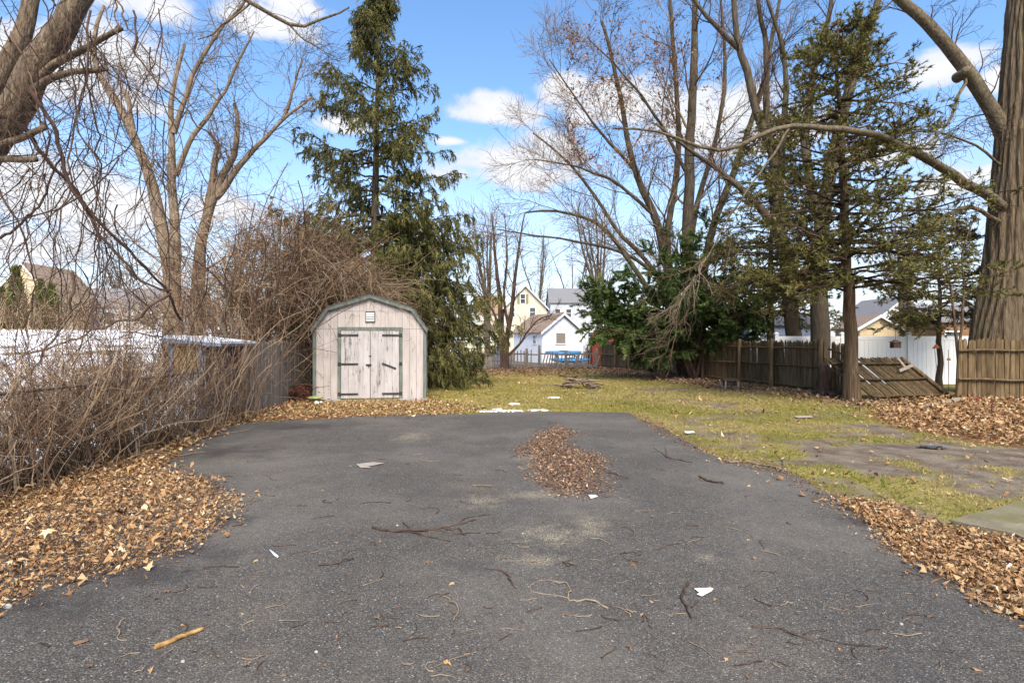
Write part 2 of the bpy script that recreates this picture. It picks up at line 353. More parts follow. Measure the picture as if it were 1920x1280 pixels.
MT['stone'] = mat('pale_stone', [(0.3, srgb(168,162,156)), (0.7, srgb(206,200,194))], 6, bump=0.4, bscale=14)
MT['stick_yellow'] = mat('bare_wood', [(0.3, srgb(110,80,54)), (0.55, srgb(190,148,90)), (0.8, srgb(222,186,124))], 9, (2,2,2))
MT['stick_dark'] = mat('dark_stick', [(0.25, srgb(60,46,40)), (0.7, srgb(112,90,74))], 14, rand=0.3)
MT['stick_pale'] = mat('pale_stick', [(0.25, srgb(118,100,82)), (0.7, srgb(178,158,134))], 14, rand=0.2)
MT['rust'] = mat('rust_metal', [(0.3, srgb(110,52,36)), (0.7, srgb(160,84,56))], 12)
def slab_ex(N, L, tc, col, vec):
    k = maskn(N, L, tc.outputs['Object'], 2.2, 0.42, 0.62, 7); col = mixc(N, L, mmath(N, L, 'MULTIPLY', k, 0.75), col, srgb(124,118,74))
    k = maskn(N, L, tc.outputs['Object'], 40, 0.55, 0.7, 3); return mixc(N, L, mmath(N, L, 'MULTIPLY', k, 0.4), col, srgb(90,80,64))
MT['slab'] = mat('mossy_concrete', [(0.3, srgb(120,110,88)), (0.7, srgb(158,148,122))], 3, bump=0.4, bscale=30, extra=slab_ex)
# ---------------------------------------------------------------- the setting: ground, driveway, snowy lot
def px2g(l): return np.array([G(*p)[:2] for p in l])
def jitter_poly(p, step=0.12, amp=0.05, seed=3, closed=True):
    p = np.asarray(p, float); out = []
    n = len(p)
    for i in range(n if closed else n-1):
        a, b = p[i], p[(i+1) % n]; k = max(1, int(np.linalg.norm(b-a)/step))
        for j in range(k): out.append(a+(b-a)*j/k)
    out = np.array(out)
    out[:, 0] += (fbm(out[:, 0], out[:, 1], 1.3, seed)-0.5)*amp*4 + (vnoise(out[:, 0], out[:, 1], 9, seed+7)-0.5)*amp
    out[:, 1] += (fbm(out[:, 0], out[:, 1], 1.3, seed+20)-0.5)*amp*4 + (vnoise(out[:, 0], out[:, 1], 9, seed+9)-0.5)*amp
    return out
edge = [(280,882),(330,850),(400,813),(452,793),(560,787),(700,780),(860,777),(1000,772),(1180,774),(1204,786),(1300,832),(1372,866),(1470,882),(1560,938),(1640,985),(1760,1062),(1860,1122),(1960,1185)]
drive = [np.array([-4.6, -9.0])] + [np.array([-4.6, 5.5])] + list(px2g(edge)) + [np.array([2.75, 2.0]), np.array([3.1, -9.0])]
DRIVE = jitter_poly(drive, 0.10, 0.075, 3)
LEFT_X = lambda y: -5.25-0.05*(np.asarray(y)-5.8)      # line of the chain-link fence

P_leftdrift = px2g([(-260,950),(0,935),(60,908),(130,885),(200,852),(260,838),(300,866),(285,884),(370,905),(425,930),(442,962),(370,1018),(250,1073),(100,1103),(0,1143),(-260,1180)])
P_leftstrip = px2g([(120,893),(240,838),(360,796),(440,774),(480,772),(456,790),(400,811),(330,846),(285,872),(200,900)])
P_shedstrip = px2g([(440,772),(500,755),(590,748),(800,748),(905,770),(860,777),(700,781),(560,787),(452,793)])
P_rearleaf = px2g([(790,692),(900,691),(1010,690),(1120,688),(1115,699),(1000,706),(900,704),(800,708)])
P_fenceleaf = px2g([(1110,688),(1215,693),(1300,706),(1400,717),(1500,731),(1600,748),(1720,752),(1720,775),(1620,764),(1500,745),(1380,733),(1250,716),(1130,702)])
P_farright = px2g([(1640,777),(1690,757),(1790,748),(2050,750),(2050,852),(1925,838),(1850,832),(1750,812),(1680,798)])
P_nearright = px2g([(1568,938),(1650,948),(1720,985),(1800,1000),(1960,1035),(2000,1210),(1920,1165),(1860,1122),(1760,1062),(1640,985)])
P_pile = px2g([(1042,799),(1012,822),(975,846),(1004,868),(1000,900),(1050,924),(1105,933),(1118,900),(1132,868),(1085,850),(1050,842),(1068,815)])

def build_ground():
    xs = np.concatenate([[-1500,-700,-300,-120,-60,-35,-22], np.arange(-15, 16.01, 0.19), [22,35,60,120,300,700,1500]])
    ys = np.concatenate([[-300,-60,-20,-8,-2], np.arange(1.0, 16, 0.15), np.arange(16, 40, 0.3), [42,46,52,60,75,100,150,300,700,1800]])
    X, Y = np.meshgrid(xs, ys)
    def dist(poly, soft):   # noisy membership
        n1 = (fbm(X, Y, 1.1, 31)-0.5)*soft*2; n2 = (fbm(X, Y, 1.1, 41)-0.5)*soft*2
        return inpoly(poly, X+n1, Y+n2).astype(float)
    leaf = np.zeros_like(X)
    for p in (P_leftdrift, P_leftstrip, P_shedstrip, P_rearleaf, P_fenceleaf, P_farright, P_nearright): leaf = np.maximum(leaf, dist(p, 0.45))
    leaf = np.maximum(leaf, (X < -4.2)*(Y < 16)*0.8)
    g = grassmask(X, Y)
    zz = -0.012+(fbm(X, Y, 0.6, 5)-0.5)*0.03*((Y > 8) | (np.abs(X) > 5))
    zz -= 0.02*inpoly(DRIVE, X, Y)
    ny, nx = X.shape
    V = np.stack([X, Y, zz], -1).reshape(-1, 3); i = np.arange(nx*ny).reshape(ny, nx)
    Fq = np.stack([i[:-1, :-1], i[:-1, 1:], i[1:, 1:], i[1:, :-1]], -1).reshape(-1, 4)
    mb = MB(); mb.add(V, Fq)
    me = mb.mesh('ground', None, True)
    for nm, a in (('leaf', leaf), ('grass', g)):
        at = me.attributes.new(nm, 'FLOAT', 'POINT'); at.data.foreach_set('value', a.astype(np.float32).ravel())
    m = bpy.data.materials.new('ground'); m.use_nodes = True; N = m.node_tree.nodes; L = m.node_tree.links; b = N['Principled BSDF']
    b.inputs['Roughness'].default_value = 0.95; b.inputs['Specular IOR Level'].default_value = 0.15
    tc = N.new('ShaderNodeTexCoord'); vec = tc.outputs['Object']
    def at(nm): a = N.new('ShaderNodeAttribute'); a.attribute_name = nm; return a.outputs['Fac']
    soil = mixc(N, L, maskn(N, L, vec, 2.5, 0.3, 0.7, 8), srgb(104,90,76), srgb(150,136,118))
    soil = mixc(N, L, mmath(N, L, 'MULTIPLY', maskn(N, L, vec, 60, 0.5, 0.7, 4), 0.5), soil, srgb(84,68,54))
    gr = mixc(N, L, maskn(N, L, vec, 0.9, 0.35, 0.65, 6), srgb(134,126,64), srgb(176,158,96))
    gr = mixc(N, L, maskn(N, L, vec, 45, 0.42, 0.66, 5), gr, srgb(112,98,56))
    gr = mixc(N, L, mmath(N, L, 'MULTIPLY', maskn(N, L, vec, 3.1, 0.55, 0.7, 6), 0.55), gr, srgb(128,106,70))
    lf = mixc(N, L, maskn(N, L, vec, 22, 0.35, 0.65, 4), srgb(92,62,42), srgb(164,124,82))
    c = mixc(N, L, at('grass'), soil, gr); c = mixc(N, L, at('leaf'), c, lf)
    L.new(c, b.inputs['Base Color'])
    nz = N.new('ShaderNodeTexNoise'); nz.inputs['Scale'].default_value = 30; nz.inputs['Detail'].default_value = 8; L.new(vec, nz.inputs['Vector'])
    bp = N.new('ShaderNodeBump'); bp.inputs['Strength'].default_value = 0.8; bp.inputs['Distance'].default_value = 0.03; L.new(nz.outputs['Fac'], bp.inputs['Height']); L.new(bp.outputs[0], b.inputs['Normal'])
    me.materials.append(m)
    tag(link('ground', me), 'yard ground of thin grass, bare soil and leaf litter', None, kind='structure')
def grassmask(X, Y):
    n = fbm(X, Y, 0.55, 51, 5); n2 = fbm(X, Y, 1.9, 61, 4)
    lawn = smooth(0.30, 0.45, n*0.6+n2*0.4)                    # main lawn almost closed
    near = smooth(0.49, 0.58, n*0.45+n2*0.55)                   # worn strip beside the driveway: patchy
    w = smooth(14.0, 10.5, Y)*smooth(2.5, 4.0, X)
    g = lawn*(1-w)+near*w
    e = smooth(0.9, 0.2, np.abs(X-(2.3+(Y-5)*0.22)))*smooth(13, 11, Y)*smooth(4, 5.5, Y)     # green fringe along the asphalt
    g = np.maximum(g, e*smooth(0.38, 0.5, n2))
    return g*(X > -6.2)*smooth(33.2, 31.5, Y-0.35*(X))
build_ground()

def blobs(N, L, vec, pts, soft=1.0, nscale=6):
    nz = N.new('ShaderNodeTexNoise'); nz.inputs['Scale'].default_value = nscale; nz.inputs['Detail'].default_value = 7; nz.inputs['Roughness'].default_value = 0.7; L.new(vec, nz.inputs['Vector'])
    cur = None
    for (px, py, rx, ry) in pts:
        c = G(px, py); a = N.new('ShaderNodeVectorMath'); a.operation = 'SUBTRACT'; L.new(vec, a.inputs[0]); a.inputs[1].default_value = tuple(c)
        s = N.new('ShaderNodeVectorMath'); s.operation = 'MULTIPLY'; L.new(a.outputs[0], s.inputs[0]); s.inputs[1].default_value = (1/rx, 1/ry, 0)
        ln = N.new('ShaderNodeVectorMath'); ln.operation = 'LENGTH'; L.new(s.outputs[0], ln.inputs[0])
        v = mmath(N, L, 'SUBTRACT', 1.0, ln.outputs['Value']); cur = v if cur is None else mmath(N, L, 'MAXIMUM', cur, v)
    t = mmath(N, L, 'ADD', cur, mmath(N, L, 'MULTIPLY', mmath(N, L, 'SUBTRACT', nz.outputs['Fac'], 0.5), 2.2))
    r = N.new('ShaderNodeMapRange'); r.interpolation_type = 'SMOOTHSTEP'; r.inputs['From Min'].default_value = 0.15; r.inputs['From Max'].default_value = 0.15+soft; L.new(t, r.inputs['Value'])
    return r.outputs[0]
def build_drive():
    n = len(DRIVE); z = 0.012
    top = np.column_stack([DRIVE, np.full(n, z)]); bot = np.column_stack([DRIVE, np.full(n, -0.06)])
    mb = MB(); mb.add(top, np.arange(n)[None, :])
    i = np.arange(n); j = (i+1) % n
    mb.add(np.vstack([top, bot]), np.stack([j, i, i+n, j+n], -1))
    m = bpy.data.materials.new('asphalt'); m.use_nodes = True; N = m.node_tree.nodes; L = m.node_tree.links; b = N['Principled BSDF']
    b.inputs['Specular IOR Level'].default_value = 0.35
    tc = N.new('ShaderNodeTexCoord'); vec = tc.outputs['Object']
    def vor(s, sm=None):
        v = N.new('ShaderNodeTexVoronoi'); v.inputs['Scale'].default_value = s; L.new(vec, v.inputs['Vector']); return v
    v1 = vor(120); sx = N.new('ShaderNodeSeparateColor'); L.new(v1.outputs['Color'], sx.inputs[0])
    st = N.new('ShaderNodeValToRGB'); e = st.color_ramp.elements
    e[0].position = 0.0; e[0].color = (*srgb(75,70,64), 1); e[1].position = 0.9; e[1].color = (*srgb(136,128,117), 1)
    q = e.new(0.965); q.color = (*srgb(140,137,133), 1); q = e.new(0.985); q.color = (*srgb(188,180,168), 1)
    L.new(sx.outputs[0], st.inputs[0])
    # tar between the stones
    gap = N.new('ShaderNodeMapRange'); gap.inputs['From Min'].default_value = 0.30; gap.inputs['From Max'].default_value = 0.62; L.new(v1.outputs['Distance'], gap.inputs['Value'])
    c = mixc(N, L, mmath(N, L, 'MULTIPLY', gap.outputs[0], 0.7), st.outputs[0], srgb(44,42,41))
    v2 = vor(38); s2 = N.new('ShaderNodeSeparateColor'); L.new(v2.outputs['Color'], s2.inputs[0])
    big = mmath(N, L, 'GREATER_THAN', s2.outputs[1], 0.987); near = mmath(N, L, 'LESS_THAN', v2.outputs['Distance'], 0.26)
    c = mixc(N, L, mmath(N, L, 'MULTIPLY', mmath(N, L, 'MULTIPLY', big, near), 0.8), c, srgb(196,190,182))
    # old surface: lighter worn areas and darker damp ones
    c = mixc(N, L, mmath(N, L, 'MULTIPLY', maskn(N, L, vec, 0.5, 0.40, 0.68, 7), 0.30), c, srgb(152,144,133))
    c = mixc(N, L, mmath(N, L, 'MULTIPLY', maskn(N, L, vec, 1.7, 0.54, 0.70, 7), 0.35), c, srgb(66,64,66))
    damp = blobs(N, L, vec, [(300,905,1.1,0.8),(420,850,1.2,0.9),(180,1075,1.3,0.5),(30,1140,1.0,0.4),(420,975,0.45,0.4),(330,1040,0.8,0.4),(560,800,1.5,0.7),(1640,985,0.5,0.4),(1800,1080,0.5,0.3)], 0.9, 2.5)
    c = mixc(N, L, mmath(N, L, 'MULTIPLY', damp, 0.62), c, srgb(52,46,45))
    sand = blobs(N, L, vec, [(1030,1005,0.5,0.45),(1110,985,0.28,0.35),(900,942,0.4,0.35),(1000,930,0.5,0.3),(1000,1052,0.4,0.22),(1330,1050,0.16,0.12),(770,820,0.5,0.8),(1000,860,0.4,0.6),(1110,1000,0.3,0.2)], 1.1, 7)
    grit = maskn(N, L, vec, 70, 0.42, 0.62, 4)
    c = mixc(N, L, mmath(N, L, 'MULTIPLY', mmath(N, L, 'MULTIPLY', sand, grit), 0.8), c, srgb(206,190,156))
    c = mixc(N, L, mmath(N, L, 'MULTIPLY', maskn(N, L, vec, 24, 0.52, 0.72, 5, None, 0.7), 0.45), c, srgb(56,53,51))
    c = mixc(N, L, mmath(N, L, 'MULTIPLY', maskn(N, L, vec, 5, 0.55, 0.75, 6), 0.3), c, srgb(120,106,92))
    dirt = maskn(N, L, vec, 1.1, 0.50, 0.72, 8); c = mixc(N, L, mmath(N, L, 'MULTIPLY', mmath(N, L, 'MULTIPLY', dirt, grit), 0.45), c, srgb(156,142,120))
    # hairline cracks
    L.new(c, b.inputs['Base Color'])
    rr = N.new('ShaderNodeMapRange'); rr.inputs['To Min'].default_value = 0.88; rr.inputs['To Max'].default_value = 0.6; L.new(damp, rr.inputs['Value']); L.new(rr.outputs[0], b.inputs['Roughness'])
    bp = N.new('ShaderNodeBump'); bp.inputs['Strength'].default_value = 0.55; bp.inputs['Distance'].default_value = 0.006
    inv = mmath(N, L, 'SUBTRACT', 1.0, v1.outputs['Distance'])
    L.new(inv, bp.inputs['Height']); b2 = N.new('ShaderNodeBump'); b2.inputs['Strength'].default_value = 0.35; b2.inputs['Distance'].default_value = 0.05
    nz = N.new('ShaderNodeTexNoise'); nz.inputs['Scale'].default_value = 2.5; nz.inputs['Detail'].default_value = 5; L.new(vec, nz.inputs['Vector']); L.new(nz.outputs['Fac'], b2.inputs['Height'])
    L.new(b2.outputs[0], bp.inputs['Normal']); L.new(bp.outputs[0], b.inputs['Normal'])
    o = mb.build('driveway', m); tag(o, 'worn grey asphalt driveway strewn with twigs', None, kind='structure')
build_drive()

def slope(X, Y): return 2.45*smooth(9, 42, Y)*smooth(6.6, 15, -np.asarray(X))
def build_lot():
    xs = np.concatenate([-np.arange(6.3, 16, 0.3)[::-1]*1.0]); xs = np.concatenate([[-90,-60,-40,-30,-24,-20], xs])
    ys = np.concatenate([np.arange(1, 20, 0.3), np.arange(20, 60, 1.0), [64,72,90]])
    X, Y = np.meshgrid(xs, ys); Z = 0.012+slope(X, Y)+(fbm(X, Y, 0.5, 71)-0.5)*0.08*smooth(6.3, 7.5, -X)
    ny, nx = X.shape; i = np.arange(nx*ny).reshape(ny, nx)
    mb = MB(); mb.add(np.stack([X, Y, Z], -1).reshape(-1, 3), np.stack([i[:-1, :-1], i[:-1, 1:], i[1:, 1:], i[1:, :-1]], -1).reshape(-1, 4))
    m = mat('old_snow', [(0.3, (0.74,0.75,0.78)), (0.7, (0.83,0.83,0.84))], 2, rough=0.7, bump=0.4, bscale=4, bdist=0.08,
            extra=lambda N, L, tc, col, vec: mixc(N, L, maskn(N, L, tc.outputs['Object'], 0.55, 0.55, 0.62, 7), col, mixc(N, L, maskn(N, L, tc.outputs['Object'], 8, 0.4, 0.6), srgb(112,96,70), srgb(150,142,92))))
    tag(mb.build('snow_lot', m, smoothf=True), 'snow covered lot behind the chain-link fence', None, kind='structure')
build_lot()

# ---------------------------------------------------------------- leaves, grass, old snow
def leafshape(kind):
    if kind == 0:      # maple-like, five lobes
        a = np.radians([-90, -52, -18, 8, 34, 62, 90, 118, 146, 172, 198, 232]); r = np.array([.30, .34, .78, .40, .92, .46, 1.0, .46, .92, .40, .78, .34])
    elif kind == 1:    # oak-like, long
        a = np.radians([-90, -40, 10, 30, 55, 70, 90, 110, 125, 150, 170, 220]); r = np.array([.75, .30, .42, .26, .62, .5, 1.0, .5, .62, .26, .42, .30])
    else:              # torn scrap
        a = np.radians([-90, -30, 30, 80, 140, 200]); r = np.array([.6, .55, .8, 1.0, .5, .75])
    return np.column_stack([r*np.cos(a), r*np.sin(a)])*0.5
SH = [leafshape(k) for k in range(3)]
def leaves(mb, pos, size, tilt=0.45, curl=0.35, kinds=None, v=None):
    K = len(pos); kinds = R.choice(3, K, p=[.22, .22, .56]) if kinds is None else kinds
    v = R.random(K) if v is None else v
    for k in range(3):
        ix = np.where(kinds == k)[0]; n = len(ix)
        if n == 0: continue
        s = SH[k]; m = len(s)
        if k == 2:                                            # torn scraps: one bent quad each
            a4 = np.sort(R.uniform(0, 2*np.pi, (n, 4)), 1); r4 = R.uniform(.25, .55, (n, 4)); Q = np.stack([r4*np.cos(a4), r4*np.sin(a4)*.75, R.normal(0, .16, (n, 4))], -1)*np.broadcast_to(size, (K,))[ix][:, None, None]
            t = R.normal(0, tilt, (n, 1)); Q[..., 2] += np.sin(t)*Q[..., 0]; th = R.uniform(0, 6.28, (n, 1)); Q = np.stack([Q[..., 0]*np.cos(th)-Q[..., 1]*np.sin(th), Q[..., 0]*np.sin(th)+Q[..., 1]*np.cos(th), Q[..., 2]-Q[..., 2].min(1, keepdims=True)*.8], -1)+pos[ix][:, None, :]
            mb.add(Q.reshape(-1, 3), np.arange(n*4).reshape(n, 4), np.repeat(v[ix], 4)); continue
        L2 = np.concatenate([s, [[0, 0]]]); Q = np.zeros((n, m+1, 3)); Q[:, :, :2] = L2[None]
        fold = R.normal(0, curl, (n, 1)); ax = R.uniform(0, 2*np.pi, (n, 1))
        prj = L2[None, :, 0]*np.cos(ax)+L2[None, :, 1]*np.sin(ax); Q[:, :, 2] = fold*(prj**2)*2.2+R.normal(0, 0.05, (n, m+1))
        Q *= np.broadcast_to(size, (K,))[ix][:, None, None]
        th = R.uniform(0, 2*np.pi, n); c, s_ = np.cos(th), np.sin(th)
        Q = np.stack([Q[..., 0]*c[:, None]-Q[..., 1]*s_[:, None], Q[..., 0]*s_[:, None]+Q[..., 1]*c[:, None], Q[..., 2]], -1)
        t = np.abs(R.normal(0, tilt, n)); ph = R.uniform(0, 2*np.pi, n); k1 = np.column_stack([np.cos(ph), np.sin(ph), np.zeros(n)])
        ct, st_ = np.cos(t)[:, None, None], np.sin(t)[:, None, None]; kk = k1[:, None, :]
        Q = Q*ct+np.cross(np.broadcast_to(kk, Q.shape), Q)*st_+kk*(Q*kk).sum(-1, keepdims=True)*(1-ct)
        low = Q[..., 2].min(1); Q[..., 2] -= (low*0.8)[:, None]
        Q += pos[ix][:, None, :]
        f = np.array([[i, (i+1) % m, m] for i in range(m)]); Fc = (f[None]+(np.arange(n)*(m+1))[:, None, None]).reshape(-1, 3)
        mb.add(Q.reshape(-1, 3), Fc, np.repeat(v[ix], m+1))
def sample(poly, n, soft=0.25, mask=None):
    lo = poly.min(0)-soft; hi = poly.max(0)+soft; out = []; c = 0
    while c < n:
        q = R.uniform(lo, hi, (n*3, 2)); j = R.normal(0, soft*0.6, q.shape)
        ok = inpoly(poly, q[:, 0]+j[:, 0]+(fbm(q[:, 0], q[:, 1], 1.5, 81)-.5)*soft*2, q[:, 1]+j[:, 1]+(fbm(q[:, 0], q[:, 1], 1.5, 91)-.5)*soft*2)
        if mask is not None: ok &= R.random(len(q)) < mask(q[:, 0], q[:, 1])
        out.append(q[ok]); c += ok.sum()
        if len(out) > 60: break
    return np.concatenate(out)[:n]
def litter(name, poly, n, size, label, material='leaf', pile=0.03, soft=0.25, mask=None, tilt=0.45, kinds=None, big=0.0, frag=0):
    q = sample(poly, n, soft, mask); K = len(q)
    z = 0.012+np.abs(R.normal(0, pile, K)); sz = size[0]+(size[1]-size[0])*R.random(K)**1.4
    if big > 0: sz = np.where(R.random(K) < big, sz*1.8, sz)
    mb = MB(); v = np.clip(R.normal(0.5, 0.28, K), 0, 1)
    leaves(mb, np.column_stack([q, z]), sz, tilt, curl=.6, v=v, kinds=kinds)
    if frag:                                                # crumbled bits between the leaves
        q = sample(poly, frag, soft*.8, mask); leaves(mb, np.column_stack([q, np.full(len(q), .013)+np.abs(R.normal(0, pile*.4, len(q)))]), R.uniform(size[0]*.5, size[0]*1.5, len(q)), .3, v=np.clip(R.normal(.42, .22, len(q)), 0, 1), kinds=np.full(len(q), 2))
    return tag(mb.build(name, MT[material]), label, 'leaves', kind='stuff')
litter('leaf_litter', P_leftdrift, 13500, (0.02, 0.075), 'tan drift of dry leaves on asphalt along the chain-link fence', pile=0.035, soft=0.22, big=0.05, tilt=.6, frag=26000)
litter('leaf_litter', P_leftstrip, 3600, (0.05, 0.12), 'band of golden leaves between the vine-grown fence and the asphalt', pile=0.03)
litter('leaf_litter', P_shedstrip, 5200, (0.05, 0.12), 'leaf litter lying in front of the barn shed', 'leaf', pile=0.015, soft=0.4)
litter('leaf_litter', P_rearleaf, 2600, (0.09, 0.2), 'brown leaves below the low picket fence', 'leaf_brown', pile=0.02, soft=0.8)
litter('leaf_litter', P_fenceleaf, 6000, (0.08, 0.18), 'reddish brown leaves below the stockade fence and yew', 'leaf_brown', pile=0.02, soft=0.7)
litter('leaf_litter', P_farright, 7500, (0.07, 0.14), 'deep drift of tan leaves below the upright pointed fence', pile=0.07, soft=0.5, frag=4000)
litter('leaf_litter', P_nearright, 5200, (0.03, 0.075), 'band of brown leaves between the asphalt and mossy concrete slab', 'leaf', pile=0.02, soft=0.2, frag=9000)
litter('leaf_litter', P_pile, 5600, (0.022, 0.06), 'heap of brown leaves lying in the middle of the asphalt', 'leaf_brown', pile=0.008, soft=0.2, frag=8000)
lawn = np.array([(-2.2,13.2),(2.6,13.0),(2.8,9),(2.4,5.5),(8,5.5),(13,9),(13,14),(9,16),(7,26),(5,33),(-5,33),(-4.5,20)])
litter('leaf_litter', lawn, 3200, (0.05, 0.13), 'stray leaves sprinkled over the lawn', 'leaf', pile=0.006, soft=0.3)
P_edge = px2g([(1180,772),(1212,784),(1310,828),(1385,862),(1480,878),(1575,935),(1560,950),(1465,892),(1370,874),(1295,840),(1200,794)])
litter('leaf_litter', P_edge, 500, (0.025, 0.07), 'crumbs of leaf and soil along the grassy asphalt edge', 'leaf_brown', pile=0.006, soft=0.15, frag=2500)
def build_grass():
    def tufts(n, box, ln, wd, green, pw):
        x = R.uniform(box[0], box[1], n); y = box[2]+(box[3]-box[2])*R.random(n)**pw
        keep = (R.random(n) < grassmask(x, y)) & ~inpoly(DRIVE, x, y); x, y = x[keep], y[keep]; K = len(x)
        for p in (P_farright, P_leftdrift):
            k = ~inpoly(p, x, y); x, y = x[k], y[k]
        K = len(x); b = 4
        base = np.repeat(np.column_stack([x, y, np.full(K, -0.015)]), b, 0)+np.column_stack([R.normal(0, .012, (K*b, 2)), np.zeros(K*b)])
        d = np.column_stack([R.normal(0, .55, (K*b, 2)), R.uniform(.5, 1, K*b)])
        gpatch = np.repeat(smooth(.42, .58, fbm(x, y, 0.7, 131)), b)
        v = np.clip(R.normal(0.68, 0.2, K*b)-green*gpatch*0.5, 0, 1)
        mb.blades(base, d, R.uniform(ln[0], ln[1], K*b), wd, v)
    mb = MB()
    tufts(24000, (2.0, 12.5, 4.6, 14), (.03, .065), .009, 1.0, 1.0)
    tufts(36000, (-5.5, 10.5, 12.5, 33), (.04, .085), .016, 0.55, 1.4)
    tag(mb.build('grass', MT['grass']), 'thin winter grass of the yard, green in patches', 'grass', kind='stuff')
build_grass()
def snowpatch(px, py, a, b, label, seed):
    c = G(px, py); n = 40; t = np.linspace(0, 2*np.pi, n, endpoint=False)
    r = 0.35+1.3*fbm(np.cos(t)*2, np.sin(t)*2, 1.6, seed, 3)
    pts = np.column_stack([c[0]+np.cos(t)*a*r, c[1]+np.sin(t)*b*r])
    mb = MB(); V = [np.column_stack([pts, np.full(n, -0.02)]), np.column_stack([c[:2]+(pts-c[:2])*.86, np.full(n, .012)]), np.column_stack([c[:2]+(pts-c[:2])*.4, np.full(n, .018)])]
    i = np.arange(n); j = (i+1) % n
    mb.add(np.concatenate(V), [np.stack([i, j, j+n, i+n], -1), np.stack([i+n, j+n, j+2*n, i+2*n], -1), (i+2*n)[None, :]])
    tag(mb.build('snow_patch', MT['snow'], smoothf=True), label, 'snow')
snowpatch(955, 770, 0.34, 0.16, 'long thin strip of old snow at the far edge of the asphalt', 5)
snowpatch(1008, 769, 0.26, 0.13, 'narrow snow scrap at the end of the long strip', 15)
snowpatch(934, 767, 0.12, 0.10, 'tiny snow scrap just behind the long strip', 25)
snowpatch(964, 757, 0.16, 0.12, 'small old snow patch on the grass behind the long strip', 7)
snowpatch(1040, 745, 0.20, 0.15, 'little snow remnant on the lawn near the brush pile', 9)
snowpatch(915, 771, 0.30, 0.10, 'small snow scrap where asphalt meets leaf litter', 12)
def puddle():
    c = G(1752, 838); n = 30; t = np.linspace(0, 2*np.pi, n, endpoint=False); r = 0.6+0.8*vnoise(np.cos(t)*2, np.sin(t)*2, 1.2, 77)
    mb = MB(); mb.add(np.column_stack([c[0]+np.cos(t)*.22*r, c[1]+np.sin(t)*.12*r, np.full(n, 0.004)]), np.arange(n)[None])
    m = mat('puddle_water', [(0.3, (0.03,0.03,0.03)), (0.7, (0.05,0.05,0.05))], 2, rough=0.05, spec=0.5)
    tag(mb.build('puddle', m), 'shallow puddle on bare soil beside the leaf drift', 'puddle', kind='structure')
puddle()
